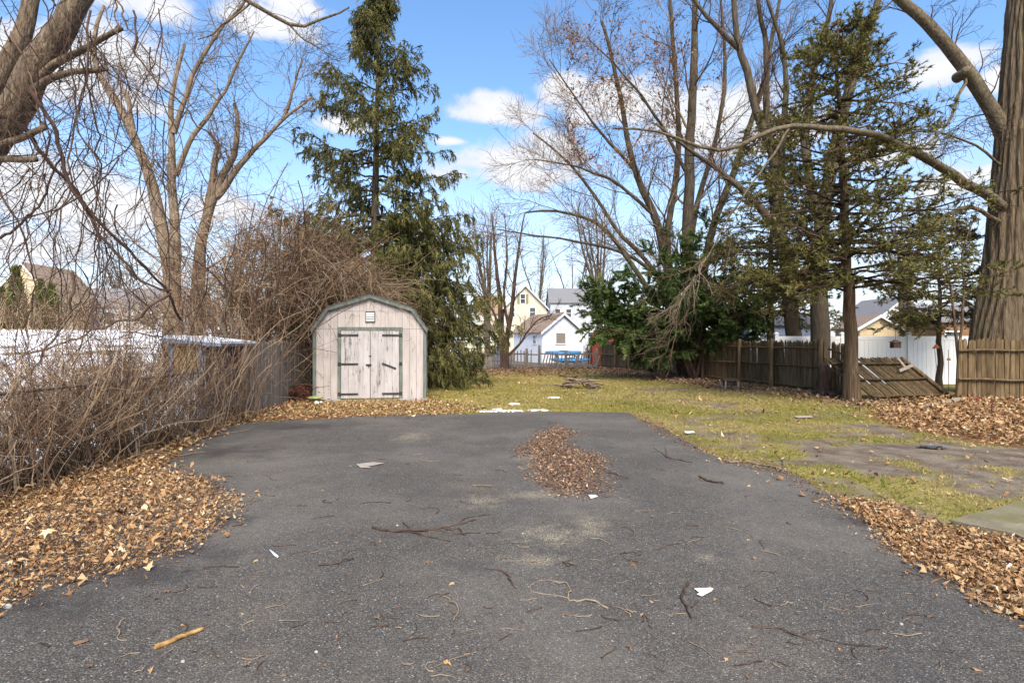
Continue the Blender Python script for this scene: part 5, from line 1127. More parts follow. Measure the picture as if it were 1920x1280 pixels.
# ---- conifers
def sprays(mb, pts, rad, per, ln, wd, droop, spread=.6, t0=.1, v=None):
    """needle sprays: slivers along each twig"""
    M, N, _ = pts.shape; t = R.uniform(t0, 1, (M, per)); f = t*(N-1); i = np.clip(f.astype(int), 0, N-2); w = (f-i)[..., None]; m = np.arange(M)[:, None]
    p = (pts[m, i]*(1-w)+pts[m, i+1]*w).reshape(-1, 3); T = nrm(pts[m, i+1]-pts[m, i]).reshape(-1, 3); K = len(p)
    d = nrm(T*.7+R.normal(0, spread, (K, 3))+np.array([0, 0, -droop])); vv = np.clip(np.repeat(R.normal(.5, .17, M), per)+R.normal(0, .12, K), 0, 1) if v is None else v
    mb.blades(p, d, R.uniform(ln[0], ln[1], K), R.uniform(wd[0], wd[1], K), vv)
def spruce():
    Y = 21.0; b = P(703, 720, Y); b[2] = 0; root = thing('spruce_tree', 'tall dark spruce with drooping sprays behind the shed', 'tree', b)
    top = P(711, -25, Y); n = 22; tr = resample([b+np.array([0, 0, -.2]), P(702, 480, Y), P(706, 250, Y), top], n, .015); mb = MB(); mb.tubes(tr, np.linspace(.24, .015, n), 10); mb.build('trunk', MT['bark_grey'], root, smoothf=True)
    B = []; H_ = top[2]
    zz = np.concatenate([np.linspace(.8, 6.3, 215), np.linspace(6.9, 9, 30), np.linspace(9, H_-.2, 44)]); zz = np.where(zz > 6.5, np.round(zz/.55)*.55+R.normal(0, .05, len(zz)), zz+R.normal(0, .08, len(zz))); nn = 12; BR = []
    for z in zz:
        cx = np.array([np.interp(z, tr[:, 2], tr[:, i]) for i in range(2)]+[z]); a = R.uniform(0, 2*np.pi) if z > 6.4 or R.random() < .72 else R.uniform(-1.1, .4)
        L_ = np.interp(z, [0.9, 2, 4.4, 5.6, 8, 10.4, 12.4, 13.6, H_], [4.6, 4.75, 4.5, 3.9, 3.0, 2.1, 1.2, .6, .15])*R.uniform(.55, 1.12)*(1 if not 6.6 < z < 7.6 else .8)
        el = np.interp(z, [1, 5, 9, H_], [-.16, -.10, .12, .55]); s = np.linspace(0, 1, nn); sag = np.interp(z, [1, 6, 11, H_], [.55, .5, .25, 0])
        hx = s*L_; hz = np.tan(el)*hx-sag*L_*.35*(s**1.3)+sag*L_*.42*s**3.2
        q = np.column_stack([cx[0]+np.cos(a)*hx, cx[1]+np.sin(a)*hx, cx[2]+hz]); q[1:] += R.normal(0, .03, (nn-1, 3)); B.append(q); BR.append(np.linspace(.035*min(1, L_/2.5)+.008, .006, nn))
    B = np.array(B); BR = np.array(BR); mb = MB(); mb.tubes(B, BR, 5); mb.build('branches', MT['bark_grey'], root)['kind'] = 'stuff'
    nb = MB(); low = B[:, 0, 2] < 6.5
    for sel, k1, k2 in ((low, 12, 4), (~low, 13, 3)):
        bb, br = B[sel], BR[sel]
        s1, r1 = grow(bb, br, k1, 5, .2, 1, (.5, 1.0), (.5, 1.0), up=-.16, wig=.12, rf=.5, tip=.004, spread=(1, 1, .35)); nb.tubes(s1, r1, 3, v=.1)
        h, hr = grow(s1, r1, k2, 4, .1, 1, (.3, 1.0), (.2, .55), up=-.75, wig=.12, rf=.7, tip=.003)
        sprays(nb, h, hr, 13 if k2 == 4 else 10, (.11, .24), (.026, .052), .5, .45); sprays(nb, s1, r1, 20, (.09, .2), (.024, .05), .35, .6); sprays(nb, bb, br, 30, (.08, .18), (.018, .036), .3, .7, .25)
    nb.build('crown', MT['spruce'], root)
spruce()
def cedar(name, label, px, Y, py0, topy, zlo, lens, dens, lean=-18, r0=.23, seed=0, right=1.0):
    b = P(px, py0, Y); b[2] = 0; root = thing(name, label, 'tree', b); top = P(px+lean, topy, Y); n = 26
    tr = resample([b+np.array([0, 0, -.15]), b+(top-b)*.15+np.array([.05, 0, 0]), b+(top-b)*.5, top], n, .03); rad = np.linspace(1, .12, n)*r0; rad[:3] *= np.array([1.35, 1.18, 1.05]); mb = MB()
    sd = 18; a = np.arange(sd)*2*np.pi/sd; rr = rad[:, None]*(1+.10*np.sin(a*5+1)[None]+R.normal(0, .04, (1, sd))+R.normal(0, .02, (n, sd))); mb.tubes(tr[None], rr[None], sd); mb.build('trunk', MT['bark_cedar'], root, smoothf=True)
    H_ = top[2]; B = []; BR = []; nn = 10
    for z in zlo+(H_-zlo)*np.linspace(0, 1, dens)**1.55+R.normal(0, .1, dens):
        c = np.array([np.interp(z, tr[:, 2], tr[:, i]) for i in range(2)]+[z]); a = R.uniform(0, 2*np.pi); t = (z-zlo)/(H_-zlo); L_ = np.interp(t, [0, .3, .7, 1], lens)*R.uniform(.55, 1.1); L_ *= 1+.15*(right-1)*math.cos(a)
        el = R.uniform(-.15, .30); s = np.linspace(0, 1, nn); q = np.column_stack([c[0]+np.cos(a)*s*L_, c[1]+np.sin(a)*s*L_, c[2]+np.sin(el)*s*L_-.12*L_*s**2]); w = R.normal(0, .05, (nn, 3)); w[0] = 0; q += np.cumsum(w, 0)*.6; B.append(q); BR.append(np.linspace(.04, .007, nn))
    B = np.array(B); BR = np.array(BR); mb = MB(); mb.tubes(B, BR, 5); s1, r1 = grow(B, BR, 9, 6, .2, 1, (.4, 1.0), (.4, 1.0), up=.02, wig=.16, rf=.5, tip=.004, spread=(1, 1, .4)); mb.tubes(s1, r1, 3)
    nb = MB(); s2, r2 = grow(s1, r1, 5, 4, .25, 1, (.3, .9), (.15, .45), up=.03, wig=.2, rf=.6, tip=.003, spread=(1, 1, .4)); mb.tubes(s2[::5], r2[::5], 3); mb.build('branches', MT['twig_dark'], root)['kind'] = 'stuff'
    keep = R.random(len(s2)) < .85; sprays(nb, s2[keep], r2[keep], 20, (.055, .13), (.018, .036), -.02, .5, .2); nb.build('crown', MT['cedar'], root)
cedar('cedar_tree', 'ragged red-barked cedar with shaggy trunk in front of the stockade', 1597, 15.0, 752, 40, 3.1, [3.5, 3.3, 1.9, .4], 140, lean=-28, r0=.19)
cedar('cedar_tree', 'slim cedar hidden behind the shaggy-trunked one', 1440, 22.5, 715, 230, 2.8, [3.0, 3.3, 2.3, .4], 86, lean=10, r0=.16)
cedar('cedar_tree', 'small cedar thicket tree before the big oak trunk', 1760, 19.5, 722, 400, 2.2, [2.1, 2.3, 1.6, .4], 46, lean=4, r0=.10)
def yew():
    Y = 24.0; b = P(1300, 711, Y); b[2] = 0; root = thing('yew_tree', 'broad dark green yew overhanging the stockade fence', 'tree', b); st = []; rr = []; n = 14
    for px, py in ((1120, 610), (1135, 555), (1180, 515), (1230, 470), (1270, 440), (1330, 425), (1350, 470), (1385, 520), (1405, 575), (1245, 560), (1330, 560), (1180, 640), (1150, 590), (1400, 625), (1300, 500), (1105, 580), (1112, 545), (1160, 560), (1425, 560), (1420, 600), (1200, 600)):
        Yt = Y+R.uniform(-2.2, 1.6); e = P(px, py, Yt); m1 = b+np.array([(e[0]-b[0])*.22, (Yt-Y)*.2, 1.0+R.uniform(0, .5)]); m2 = b+(e-b)*.62+np.array([0, 0, .35]); st.append(resample([b+R.normal(0, .12, 3)*np.array([1, 1, 0]), m1, m2, e], n, .04)); rr.append(np.linspace(.095, .015, n))
    st = np.array(st); rr = np.array(rr); mb = MB(); mb.tubes(st, rr, 7); mb.build('trunk', MT['bark_dark'], root, smoothf=True)
    mb = MB(); nb = MB(); s1, r1 = grow(st, rr, 17, 8, .30, 1, (.4, 1.2), (.8, 1.9), up=-.02, wig=.14, rf=.4, tip=.006, spread=(1, 1, .55)); mb.tubes(s1, r1, 4)
    s2, r2 = grow(s1, r1, 9, 6, .15, 1, (.4, 1.0), (.35, .9), up=-.04, wig=.14, rf=.5, tip=.004, spread=(1, 1, .5)); s2[..., 2] = np.maximum(s2[..., 2], .35); mb.tubes(s2[::3], r2[::3], 3); mb.build('branches', MT['bark_dark'], root)['kind'] = 'stuff'
    sprays(nb, s2, r2, 70, (.08, .17), (.028, .052), .12, .5, .05); sprays(nb, s1, r1, 40, (.08, .17), (.028, .055), .1, .6, .3); nb.build('crown', MT['yew'], root)
    c = P(1238, 706, 23); c[2] = 0; root = thing('yew_sapling', 'small young yew in front of the stockade fence', 'shrub', c); st = np.array([resample([c, c+np.array([R.normal(0, .2), R.normal(0, .2), .6]), c+np.array([R.normal(0, .6), R.normal(0, .4), R.uniform(.8, 1.35)])], 8, .02) for _ in range(7)]); r = np.repeat(np.linspace(.02, .006, 8)[None], 7, 0); mb = MB(); mb.tubes(st, r, 5); mb.build('stem', MT['bark_dark'], root)
    s1, r1 = grow(st, r, 9, 5, .25, 1, (.5, 1.2), (.25, .6), up=-.03, wig=.15, rf=.5, tip=.004); nb = MB(); nb.tubes(s1, r1, 3, v=.1); sprays(nb, s1, r1, 26, (.07, .15), (.02, .04), .1, .5); nb.build('crown', MT['yew'], root)
yew()
def arbor(px0, py_top, py_b, wpx, Y, label):
    b = P(px0, py_b, Y); h = (py_b-py_top)/F*Y; w = wpx/2/F*Y; zb = float(slope(b[0], Y))+.0; b[2] = zb; root = thing('arborvitae', label, 'tree', b, group=None); K = 1500
    mb = MB(); mb.tubes(np.array([b+np.array([0, 0, -.3]), b+np.array([0, 0, h*.5]), b+np.array([0, 0, h*.95])]), np.array([.1, .07, .02]), 6); mb.build('trunk', MT['bark_dark'], root)
    t = R.random(K)**1.1; a = R.uniform(0, 6.28, K); rad = w*np.interp(t, [0, .12, .4, 1], [.7, 1, .85, .03])*R.uniform(.6, 1.05, K); p = b+np.column_stack([np.cos(a)*rad, np.sin(a)*rad, t*h+.1]); d = np.column_stack([np.cos(a)*.35, np.sin(a)*.35, np.ones(K)])+R.normal(0, .2, (K, 3)); mb = MB(); mb.blades(p, d, R.uniform(.3, .6, K), R.uniform(.1, .2, K)); mb.build('crown', MT['arbor'], root)
arbor(2, 545, 616, 26, 43, 'arborvitae half hidden at the end of the evergreen row')
arbor(30, 505, 616, 36, 43, 'tallest cone-shaped arborvitae beyond the snowy lot')
arbor(76, 530, 616, 30, 43, 'middle cone-shaped arborvitae between tallest and shortest')
arbor(97, 540, 616, 26, 42, 'shortest cone-shaped arborvitae beside the low grey house')

# ---- bare trees on the right and at the back
def cond_oak(p): 
    px = 960+p[:, 0]/p[:, 1]*F; py = 640-(p[:, 2]-H)/p[:, 1]*F
    return (px > 1060) & (px < 1360) & (py < 330) & (R.random(len(p)) < np.interp(py, [0, 60, 200, 330], [.3, .6, 1, .35]))
Y = 26.0
LVO = [dict(k=11, n=10, t0=.18, t1=1, ang=(.35, .85), length=(2.0, 4.6), up=.03, wig=.12, rf=.35, tip=.010, rmax=.07, sides=5),
       dict(k=9, n=6, t0=.15, t1=1, ang=(.35, .85), length=(.9, 2.4), up=.02, wig=.17, rf=.5, tip=.006, sides=3),
       dict(k=7, n=4, t0=.1, t1=1, ang=(.35, .9), length=(.5, 1.2), up=.02, wig=.18, rf=.6, tip=.005, sides=3)]
bare_tree('oak_tree', 'many-stemmed bare oak with rusty leaves behind the yew', [
    limb([(1292,712,Y),(1292,600,Y),(1290,480,Y),(1292,330,Y),(1300,150,Y),(1305,-60,Y)], .34, .10, 20, .03),
    limb([(1282,712,Y+.2),(1268,560,Y),(1245,470,Y),(1228,405,Y),(1200,345,Y),(1178,270,Y),(1160,160,Y),(1130,40,Y)], .24, .06, 20, .03),
    limb([(1285,712,Y+.3),(1250,480,Y+.3),(1258,400,Y+.3),(1272,300,Y+.3),(1268,150,Y+.3),(1252,-40,Y+.3)], .2, .07, 20, .03),
    limb([(1302,712,Y-.2),(1318,520,Y),(1340,420,Y),(1372,330,Y),(1398,260,Y),(1432,150,Y),(1465,-20,Y)], .23, .06, 20, .03),
    limb([(1278,700,Y),(1225,560,Y-.5),(1185,500,Y-.8),(1143,440,Y-1),(1100,408,Y-1),(1040,396,Y-1.2),(985,400,Y-1.4)], .17, .035, 18, .03),
    limb([(1278,700,Y),(1240,540,Y),(1205,480,Y),(1160,435,Y),(1118,370,Y),(1060,300,Y),(1000,250,Y)], .15, .03, 18, .03),
    limb([(1262,540,Y-.3),(1180,480,Y-.8),(1090,455,Y-1.2),(1010,442,Y-1.5),(930,430,Y-1.8)], .09, .02, 16, .03),
    limb([(1228,405,Y),(1150,340,Y-.4),(1070,310,Y-.8),(1000,300,Y-1.2)], .09, .02, 16, .03),
    limb([(1190,320,Y),(1120,240,Y-.4),(1070,170,Y-.6),(1030,110,Y-.8)], .08, .02, 16, .03),
    limb([(1291,330,Y),(1230,220,Y-.4),(1170,140,Y-.6),(1100,70,Y-.8)], .09, .02, 16, .03),
    limb([(1290,480,Y),(1306,380,Y+.5),(1345,250,Y+.5),(1360,120,Y+.5),(1350,-30,Y+.5)], .14, .05, 16, .03)],
    'bark_grey', 'twig_tan', LVO, P(1290, 704, Y)*np.array([1, 1, 0]), leaf=(3600, (.10, .21), cond_oak, 'leaf_rust'))
Y = 21.5
LVM = [dict(k=8, n=9, t0=.3, t1=1, ang=(.35, .9), length=(1.2, 3.0), up=.03, wig=.14, rf=.35, tip=.008, rmax=.05, sides=5),
       dict(k=6, n=7, t0=.15, t1=1, ang=(.35, .9), length=(.6, 1.6), up=.0, wig=.18, rf=.55, tip=.006, sides=3),
       dict(k=4, n=5, t0=.2, t1=1, ang=(.4, .9), length=(.3, .8), up=.0, wig=.2, rf=.6, tip=.005, sides=3)]
bare_tree('forked_tree', 'bare grey tree leaning and forking high behind the stockade', [
    limb([(1497,718,Y),(1487,620,Y),(1476,520,Y),(1464,430,Y),(1452,296,Y),(1414,202,Y),(1404,141,Y),(1388,94,Y),(1378,34,Y),(1372,-30,Y)], .31, .08, 24, .03),
    limb([(1448,290,Y),(1437,205,Y+.2),(1438,100,Y+.2),(1420,0,Y+.2),(1415,-50,Y+.2)], .15, .06, 16, .03),
    limb([(1462,380,Y),(1468,280,Y-.2),(1474,150,Y-.2),(1462,70,Y-.2),(1436,-10,Y-.2)], .15, .05, 16, .03),
    limb([(1466,440,Y),(1440,408,Y),(1412,378,Y),(1380,346,Y),(1330,305,Y),(1275,270,Y-.3),(1230,230,Y-.5)], .16, .03, 18, .03),
    limb([(1390,96,Y),(1350,55,Y),(1310,12,Y),(1280,-30,Y)], .11, .05, 10, .03)], 'bark_grey', 'twig_dark', LVM, P(1495, 718, Y)*np.array([1, 1, 0]), sides=14)
Y = 20.0
bare_tree('straight_tree', 'straight thick bare tree rising between fork and cedar', [
    limb([(1537,724,Y),(1538,620,Y),(1536,500,Y),(1544,400,Y),(1558,310,Y),(1580,220,Y),(1610,110,Y),(1640,20,Y),(1660,-50,Y)], .34, .09, 24, .025),
    limb([(1538,420,Y),(1520,350,Y),(1508,260,Y),(1530,120,Y),(1555,30,Y),(1562,-40,Y)], .18, .06, 18, .03),
    limb([(1500,410,Y-.1),(1535,480,Y),(1537,560,Y)][::-1], .12, .08, 8, .02)], 'bark_grey', 'twig_dark', LVM, P(1537, 724, Y)*np.array([1, 1, 0]), sides=14)
# big oak, right edge
def big_oak():
    Y = 17.2; L_ = [limb([(1868,738,Y),(1870,690,Y),(1874,620,Y),(1888,520,Y),(1898,400,Y),(1904,300,Y),(1910,200,Y),(1918,80,Y),(1924,-60,Y)], .86, .42, 30, .0, .55),
          limb([(1918,370,Y+.35),(1905,310,Y+.2),(1884,252,Y+.05),(1850,192,Y),(1818,140,Y),(1780,92,Y),(1735,42,Y),(1690,2,Y),(1630,-60,Y)], .29, .14, 22, .015),
          limb([(1918,470,Y+.35),(1900,415,Y+.1),(1862,372,Y-.45),(1815,345,Y-1.2),(1760,310,Y-2.2),(1700,278,Y-3.2),(1650,255,Y-4),(1580,243,Y-4.7),(1500,238,Y-5.1),(1440,247,Y-5.3),(1390,272,Y-5.4),(1345,282,Y-5.5),(1300,272,Y-5.5),(1230,245,Y-5.6),(1150,240,Y-5.7)], .19, .018, 36, .015),
          limb([(1480,240,Y-5.2),(1440,300,Y-5.3),(1400,360,Y-5.4),(1360,420,Y-5.4),(1325,480,Y-5.4),(1290,540,Y-5.4),(1262,575,Y-5.4),(1222,602,Y-5.4)], .028, .006, 22, .03),
          limb([(1808,128,Y),(1812,152,Y-.1),(1796,180,Y-.2),(1786,220,Y-.6),(1740,270,Y-1.4),(1690,300,Y-2.4)], .05, .02, 12, .02),
          limb([(1912,400,Y+.3),(1896,335,Y+.05),(1850,290,Y-.1),(1800,262,Y),(1750,250,Y),(1690,245,Y)], .06, .02, 14, .04),
          limb([(1915,500,Y+.3),(1896,440,Y+.05),(1845,396,Y-.5),(1800,392,Y-.8),(1740,430,Y-1),(1690,455,Y-1.2)], .10, .03, 14, .03)]
    lv = [dict(k=9, n=9, t0=.25, t1=1, ang=(.4, 1.1), length=(.9, 2.4), up=-.02, wig=.2, rf=.22, tip=.006, rmax=.03, sides=5),
          dict(k=6, n=7, t0=.15, t1=1, ang=(.4, 1.0), length=(.5, 1.3), up=-.02, wig=.22, rf=.6, tip=.005, sides=3),
          dict(k=4, n=5, t0=.15, t1=1, ang=(.4, 1.0), length=(.2, .6), up=-.02, wig=.25, rf=.7, tip=.004, sides=3)]
    root = thing('big_oak', 'massive furrowed oak trunk with long mossy limbs behind the pointed fence', 'tree', P(1868, 737, Y)*np.array([1, 1, 0]))
    # furrowed trunk as real relief
    n = 150; sd = 120; p, r = L_[0]; p = resample(p, n); r = np.interp(np.linspace(0, 1, n), np.linspace(0, 1, len(r)), r); a = np.arange(sd)*2*np.pi/sd; A, Z = np.meshgrid(a, np.linspace(0, 14, n)); u = A*9.5+np.sin(Z*1.3+A*2)*.7+fbm(np.cos(A)*3+Z*.6, np.sin(A)*3, 1.0, 201, 3)*3.5
    rel = np.abs(((u/np.pi) % 1)-.5)*2; rel = smooth(.05, .8, rel)*.05+(fbm(np.cos(A)*8, Z*1.5+np.sin(A)*8, 1.0, 211, 3)-.5)*.07+.06*np.sin(A*5+1)*np.exp(-Z/2.0)
    mb = MB(); mb.tubes(p[None], (r[:, None]+rel-.04)[None], sd, v=.5); mb.build('trunk', MT['bark_oak'], root)
    for p, r in L_[1:]:
        mb = MB(); r = r*.85; r[:4] *= np.array([1.25, 1.2, 1.12, 1.05]); rr = r[:, None]*(1+.08*R.normal(0, 1, (len(r), 14))); rr = (rr+np.roll(rr, 1, 0))/2; mb.tubes(p[None], rr[None], 14); lo = mb.build('limb', MT['bark_limb'], root, smoothf=True)
        if r[0] > .28:
            q = P(1808, 138, Y-.25); mb = MB(); mb.tubes(np.array([q+np.array([0, .3, 0]), q, q+np.array([-.05, -.18, .05])]), np.array([.16, .15, .11]), 12); mb.build('branch_stub', MT['bark_limb'], lo, smoothf=True)
    nn = 18; cur = (np.array([resample(p, nn) for p, r in L_[1:]]), np.array([np.interp(np.linspace(0, 1, nn), np.linspace(0, 1, len(r)), r) for p, r in L_[1:]])); tw = MB()
    for l in lv:
        l = dict(l); s = l.pop('sides'); cur = grow(cur[0], cur[1], **l); tw.tubes(cur[0], cur[1], s)
    tw.build('crown', MT['twig_dark'], root)
    # drooping pale twigs at the end of the hanging limb
    d, r = limb([(1325,480,Y-5.4),(1290,540,Y-5.4),(1262,575,Y-5.4),(1222,602,Y-5.4)], .011, .005, 14, .015); mb = MB(); a, b = grow(d[None], r[None], 26, 8, 0, .9, (.3, .9), (.4, 1.1), up=-.05, wig=.16, rf=.6, tip=.003); mb.tubes(a, b, 4); a, b = grow(a, b, 4, 5, .2, 1, (.3, .9), (.15, .45), up=-.06, wig=.2, rf=.7, tip=.0022); mb.tubes(a, b, 3); mb.build('hanging_twigs', MT['stick_pale'], root)
big_oak()
Y = 33.0
bare_tree('small_tree', 'small bare multi-stemmed tree growing at the picket fence', [
    limb([(944,694,Y),(944,650,Y),(940,600,Y),(935,540,Y),(928,470,Y),(922,400,Y)], .20, .03, 16, .03),
    limb([(950,694,Y),(950,640,Y),(958,590,Y),(964,540,Y),(972,470,Y),(985,400,Y)], .18, .03, 16, .03),
    limb([(948,670,Y),(975,645,Y),(990,620,Y),(1010,600,Y),(1035,590,Y)], .09, .02, 12, .03),
    limb([(944,660,Y),(925,630,Y),(900,612,Y),(876,604,Y)], .08, .02, 12, .03),
    limb([(942,630,Y),(925,585,Y),(905,545,Y),(892,500,Y)], .09, .02, 12, .03),
    limb([(955,620,Y),(945,560,Y),(950,480,Y),(946,400,Y)], .09, .02, 12, .03)], 'bark_dark', 'twig_dark',
    [dict(k=10, n=8, t0=.25, t1=1, ang=(.3, .8), length=(.9, 2.2), up=.05, wig=.14, rf=.35, tip=.010, rmax=.035), dict(k=6, n=6, t0=.2, t1=1, ang=(.3, .8), length=(.5, 1.2), up=.04, wig=.17, rf=.6, tip=.008, sides=3)], P(947, 691, Y)*np.array([1, 1, 0]))
# sapling in front of the gap
Y = 15.6
bare_tree('sapling', 'thin twin-stemmed bare sapling at the end of the pointed fence', [
    limb([(1803,748,Y),(1798,690,Y),(1790,600,Y),(1778,520,Y),(1768,450,Y)], .055, .012, 16, .02), limb([(1800,720,Y),(1800,640,Y),(1806,540,Y),(1805,470,Y),(1828,410,Y),(1836,380,Y)], .04, .01, 16, .02)],
    'bark_cedar', 'twig_dark', [dict(k=12, n=7, t0=.3, t1=1, ang=(.4, 1.0), length=(.5, 1.3), up=.02, wig=.2, rf=.4, tip=.005), dict(k=5, n=5, t0=.2, t1=1, ang=(.4, 1), length=(.25, .6), wig=.22, rf=.6, tip=.004, sides=3)], G(1803, 748))
# trees far behind the houses
def far_tree(px, pyt, Y, sp, label, n=6):
    L_ = []
    for i in range(n):
        x = px+R.normal(0, sp*.45); L_.append(limb([(px+R.normal(0, 2), 640+1680/Y, Y), (px+(x-px)*.2, 640-(640-pyt)*.35, Y), (px+(x-px)*.7, 640-(640-pyt)*.7, Y), (x, pyt+R.uniform(0, 40), Y)], .22, .03, 12, .08))
    bare_tree('far_tree', label, L_, 'bark_grey', 'twig_dark', [dict(k=9, n=7, t0=.3, t1=1, ang=(.3, .8), length=(2, 4.5), up=.04, wig=.15, rf=.35, tip=.018, rmax=.06), dict(k=6, n=5, t0=.2, t1=1, ang=(.3, .8), length=(1, 2.4), up=.03, wig=.18, rf=.6, tip=.014, sides=3)], np.array([P(px, 640, Y)[0], Y, 0]), sides=7)
far_tree(1125, 390, 50, 60, 'bare tree rising behind the red shed')
far_tree(1010, 430, 105, 45, 'distant bare tree above the cream house roof')
far_tree(915, 400, 60, 40, 'bare tree rising between spruce and small multi-stemmed tree')
far_tree(1075, 440, 110, 45, 'distant bare tree above the tall grey house')
far_tree(1700, 380, 50, 70, 'bare tree behind the white two storey house')
far_tree(230, 470, 75, 60, 'hazy bare tree behind the long low grey house')
far_tree(430, 420, 60, 70, 'bare tree beyond the broken-topped pair')
def redshrub(c, label, n, h, m='redleaf'):
    root = thing('shrub', label, 'shrub', c); st = np.array([resample([c, c+np.array([R.normal(0, .15), R.normal(0, .1), h*.5]), c+np.array([R.normal(0, .4), R.normal(0, .2), h*R.uniform(.6, 1)])], 6, .02) for _ in range(n)]); r = np.repeat(np.linspace(.012, .004, 6)[None], n, 0); mb = MB(); mb.tubes(st, r, 4); mb.build('stems', MT['twig_dark'], root)
    k = n*26; i = R.integers(0, n, k); j = R.integers(1, 6, k); mb = MB(); leaves(mb, st[i, j]+R.normal(0, .07, (k, 3)), R.uniform(.04, .09, k), .9, .5); mb.build('leaves', MT[m], root)['kind'] = 'stuff'
redshrub(shed_pt(-1.85, .05, 0), 'low dark red leafed shrub left of the shed', 22, .45)
redshrub(P(1104, 680, 40)*np.array([1, 1, 0]), 'rusty brown shrub between garage and red shed', 40, 1.6, 'leaf_rust')
redshrub(P(903, 683, 40)*np.array([1, 1, 0]), 'brown shrub in front of the yellow sun porch', 30, 1.2, 'leaf_rust')

# ---------------------------------------------------------------- brush pile and things lying on the asphalt
def brushpile():
    c = G(1085, 727); root = thing('brush_pile', 'low pile of cut sticks and bark on the lawn', 'brush pile', c)
    for i in range(46):
        a = R.uniform(0, 6.28); l = R.uniform(.3, 1.0); q = c+np.array([R.normal(0, .42), R.normal(0, .22), 0]); h = max(0.02, .42*math.exp(-((q[0]-c[0])/.45)**2)*R.uniform(.2, 1)); d = np.array([math.cos(a), math.sin(a)*.6, R.uniform(-.25, .25)])*l/2
        pts = np.array([q-d, q, q+d])+np.array([0, 0, h]); pts[:, 2] = np.maximum(pts[:, 2], .01); r = R.uniform(.012, .035)
        mb = MB(); mb.tubes(pts, np.array([r, r*.95, r*.7]), 5); mb.build('stick', MT['stick_pale' if i % 3 else 'stick_dark'], root)
brushpile()
ZD = .012
def gpl(pl, r, lift=.0): 
    p = np.array([G(x, y, ZD) for x, y in pl]); return p+np.array([0, 0, r+lift])
def stick(name, pl, r0, r1, m, label, cat, n=12, fork=(), group=None, wob=.008):
    r0 *= .68; r1 *= .68; p = resample(gpl(pl, r0*.8), n, wob*1.3); p[:, 2] = np.maximum(p[:, 2], ZD+r1*.7); mb = MB(); mb.tubes(p, np.linspace(r0, r1, n), 6)
    for f in fork:
        q = resample(gpl(f, r1), 8, wob*.7); q[:, 2] = np.maximum(q[:, 2], ZD+r1*.6); mb.tubes(q, np.linspace(r0*.6, r1*.6, 8), 5)
    o = mb.build(name, MT[m], smoothf=True); return tag(o, label, cat, group)
stick('stick', [(290,1217),(318,1206),(345,1194),(381,1182)], .022, .016, 'stick_yellow', 'broken yellow stick with bare wood end on the asphalt', 'stick', wob=.003)
stick('branch', [(1362,868),(1400,868),(1440,876),(1474,884)], .028, .016, 'stick_pale', 'forked pale branch lying across the asphalt edge onto grass', 'branch', fork=[[(1364,868),(1366,858),(1372,848)], [(1468,882),(1470,870),(1470,860)]])
stick('stick', [(1312,894),(1330,903),(1357,908)], .020, .014, 'stick_dark', 'thick dark stick near the forked pale branch', 'stick')
stick('stick', [(1248,857),(1268,862),(1299,867)], .018, .008, 'stick_dark', 'brown stick with side twigs beyond the thick dark stick', 'stick', fork=[[(1250,857),(1238,848),(1225,840)], [(1250,857),(1248,846),(1247,838)]])
stick('branch', [(698,990),(730,996),(770,998),(810,993),(855,985),(890,975)], .017, .007, 'stick_dark', 'long branching stick left of the sand patch', 'branch', n=18, fork=[[(770,998),(810,1008),(845,1015)], [(810,993),(850,1000),(900,1000)], [(755,980),(780,1000),(840,1014)], [(855,985),(880,970),(920,965)], [(860,990),(870,1005),(875,1002)]])
stick('vine_piece', [(1140,1141),(1110,1130),(1070,1125),(1063,1120),(1068,1105),(1060,1095),(1040,1088)], .009, .005, 'stick_pale', 'pale looping vine piece with root knob on the asphalt', 'vine', n=24, fork=[[(1068,1122),(1035,1115),(1000,1112),(993,1100),(1005,1090),(1030,1088),(1050,1095)]])
stick('stick', [(1291,1092),(1284,1115),(1288,1140),(1297,1160)], .013, .007, 'stick_dark', 'short curved dark stick beside the torn white paper', 'stick', fork=[[(1297,1140),(1308,1132),(1310,1128)]])
stick('stick', [(934,1068),(950,1080),(965,1102)], .010, .006, 'stick_dark', 'straight dark stick in front of the sand patch', 'stick')
stick('twig', [(830,1118),(848,1130),(858,1142),(850,1165)], .008, .005, 'stick_pale', 'pale bent twig with dark tip in the open asphalt', 'twig')
stick('vine_piece', [(233,1160),(222,1170),(217,1185),(225,1195),(238,1200)], .009, .004, 'stick_pale', 'S-curved pale vine piece beside the leaf drift', 'vine')
stick('branch', [(1115,885),(1150,888),(1180,898)], .014, .008, 'stick_dark', 'dark twig branch poking out of the leaf heap', 'branch', fork=[[(1120,925),(1145,918),(1168,910)]])
stick('stick', [(595,1060),(630,1058),(665,1047)], .009, .005, 'stick_dark', 'bare dark stick lying alone left of the sand', 'stick')
stick('stick', [(1410,1175),(1450,1178),(1480,1188),(1520,1200)], .009, .005, 'stick_dark', 'long thin dark stick in front of the torn paper', 'stick')
stick('stick', [(1820,1010),(1860,1018),(1930,1012)], .03, .02, 'stick_dark', 'rough dark stick lying along the mossy slab', 'stick')
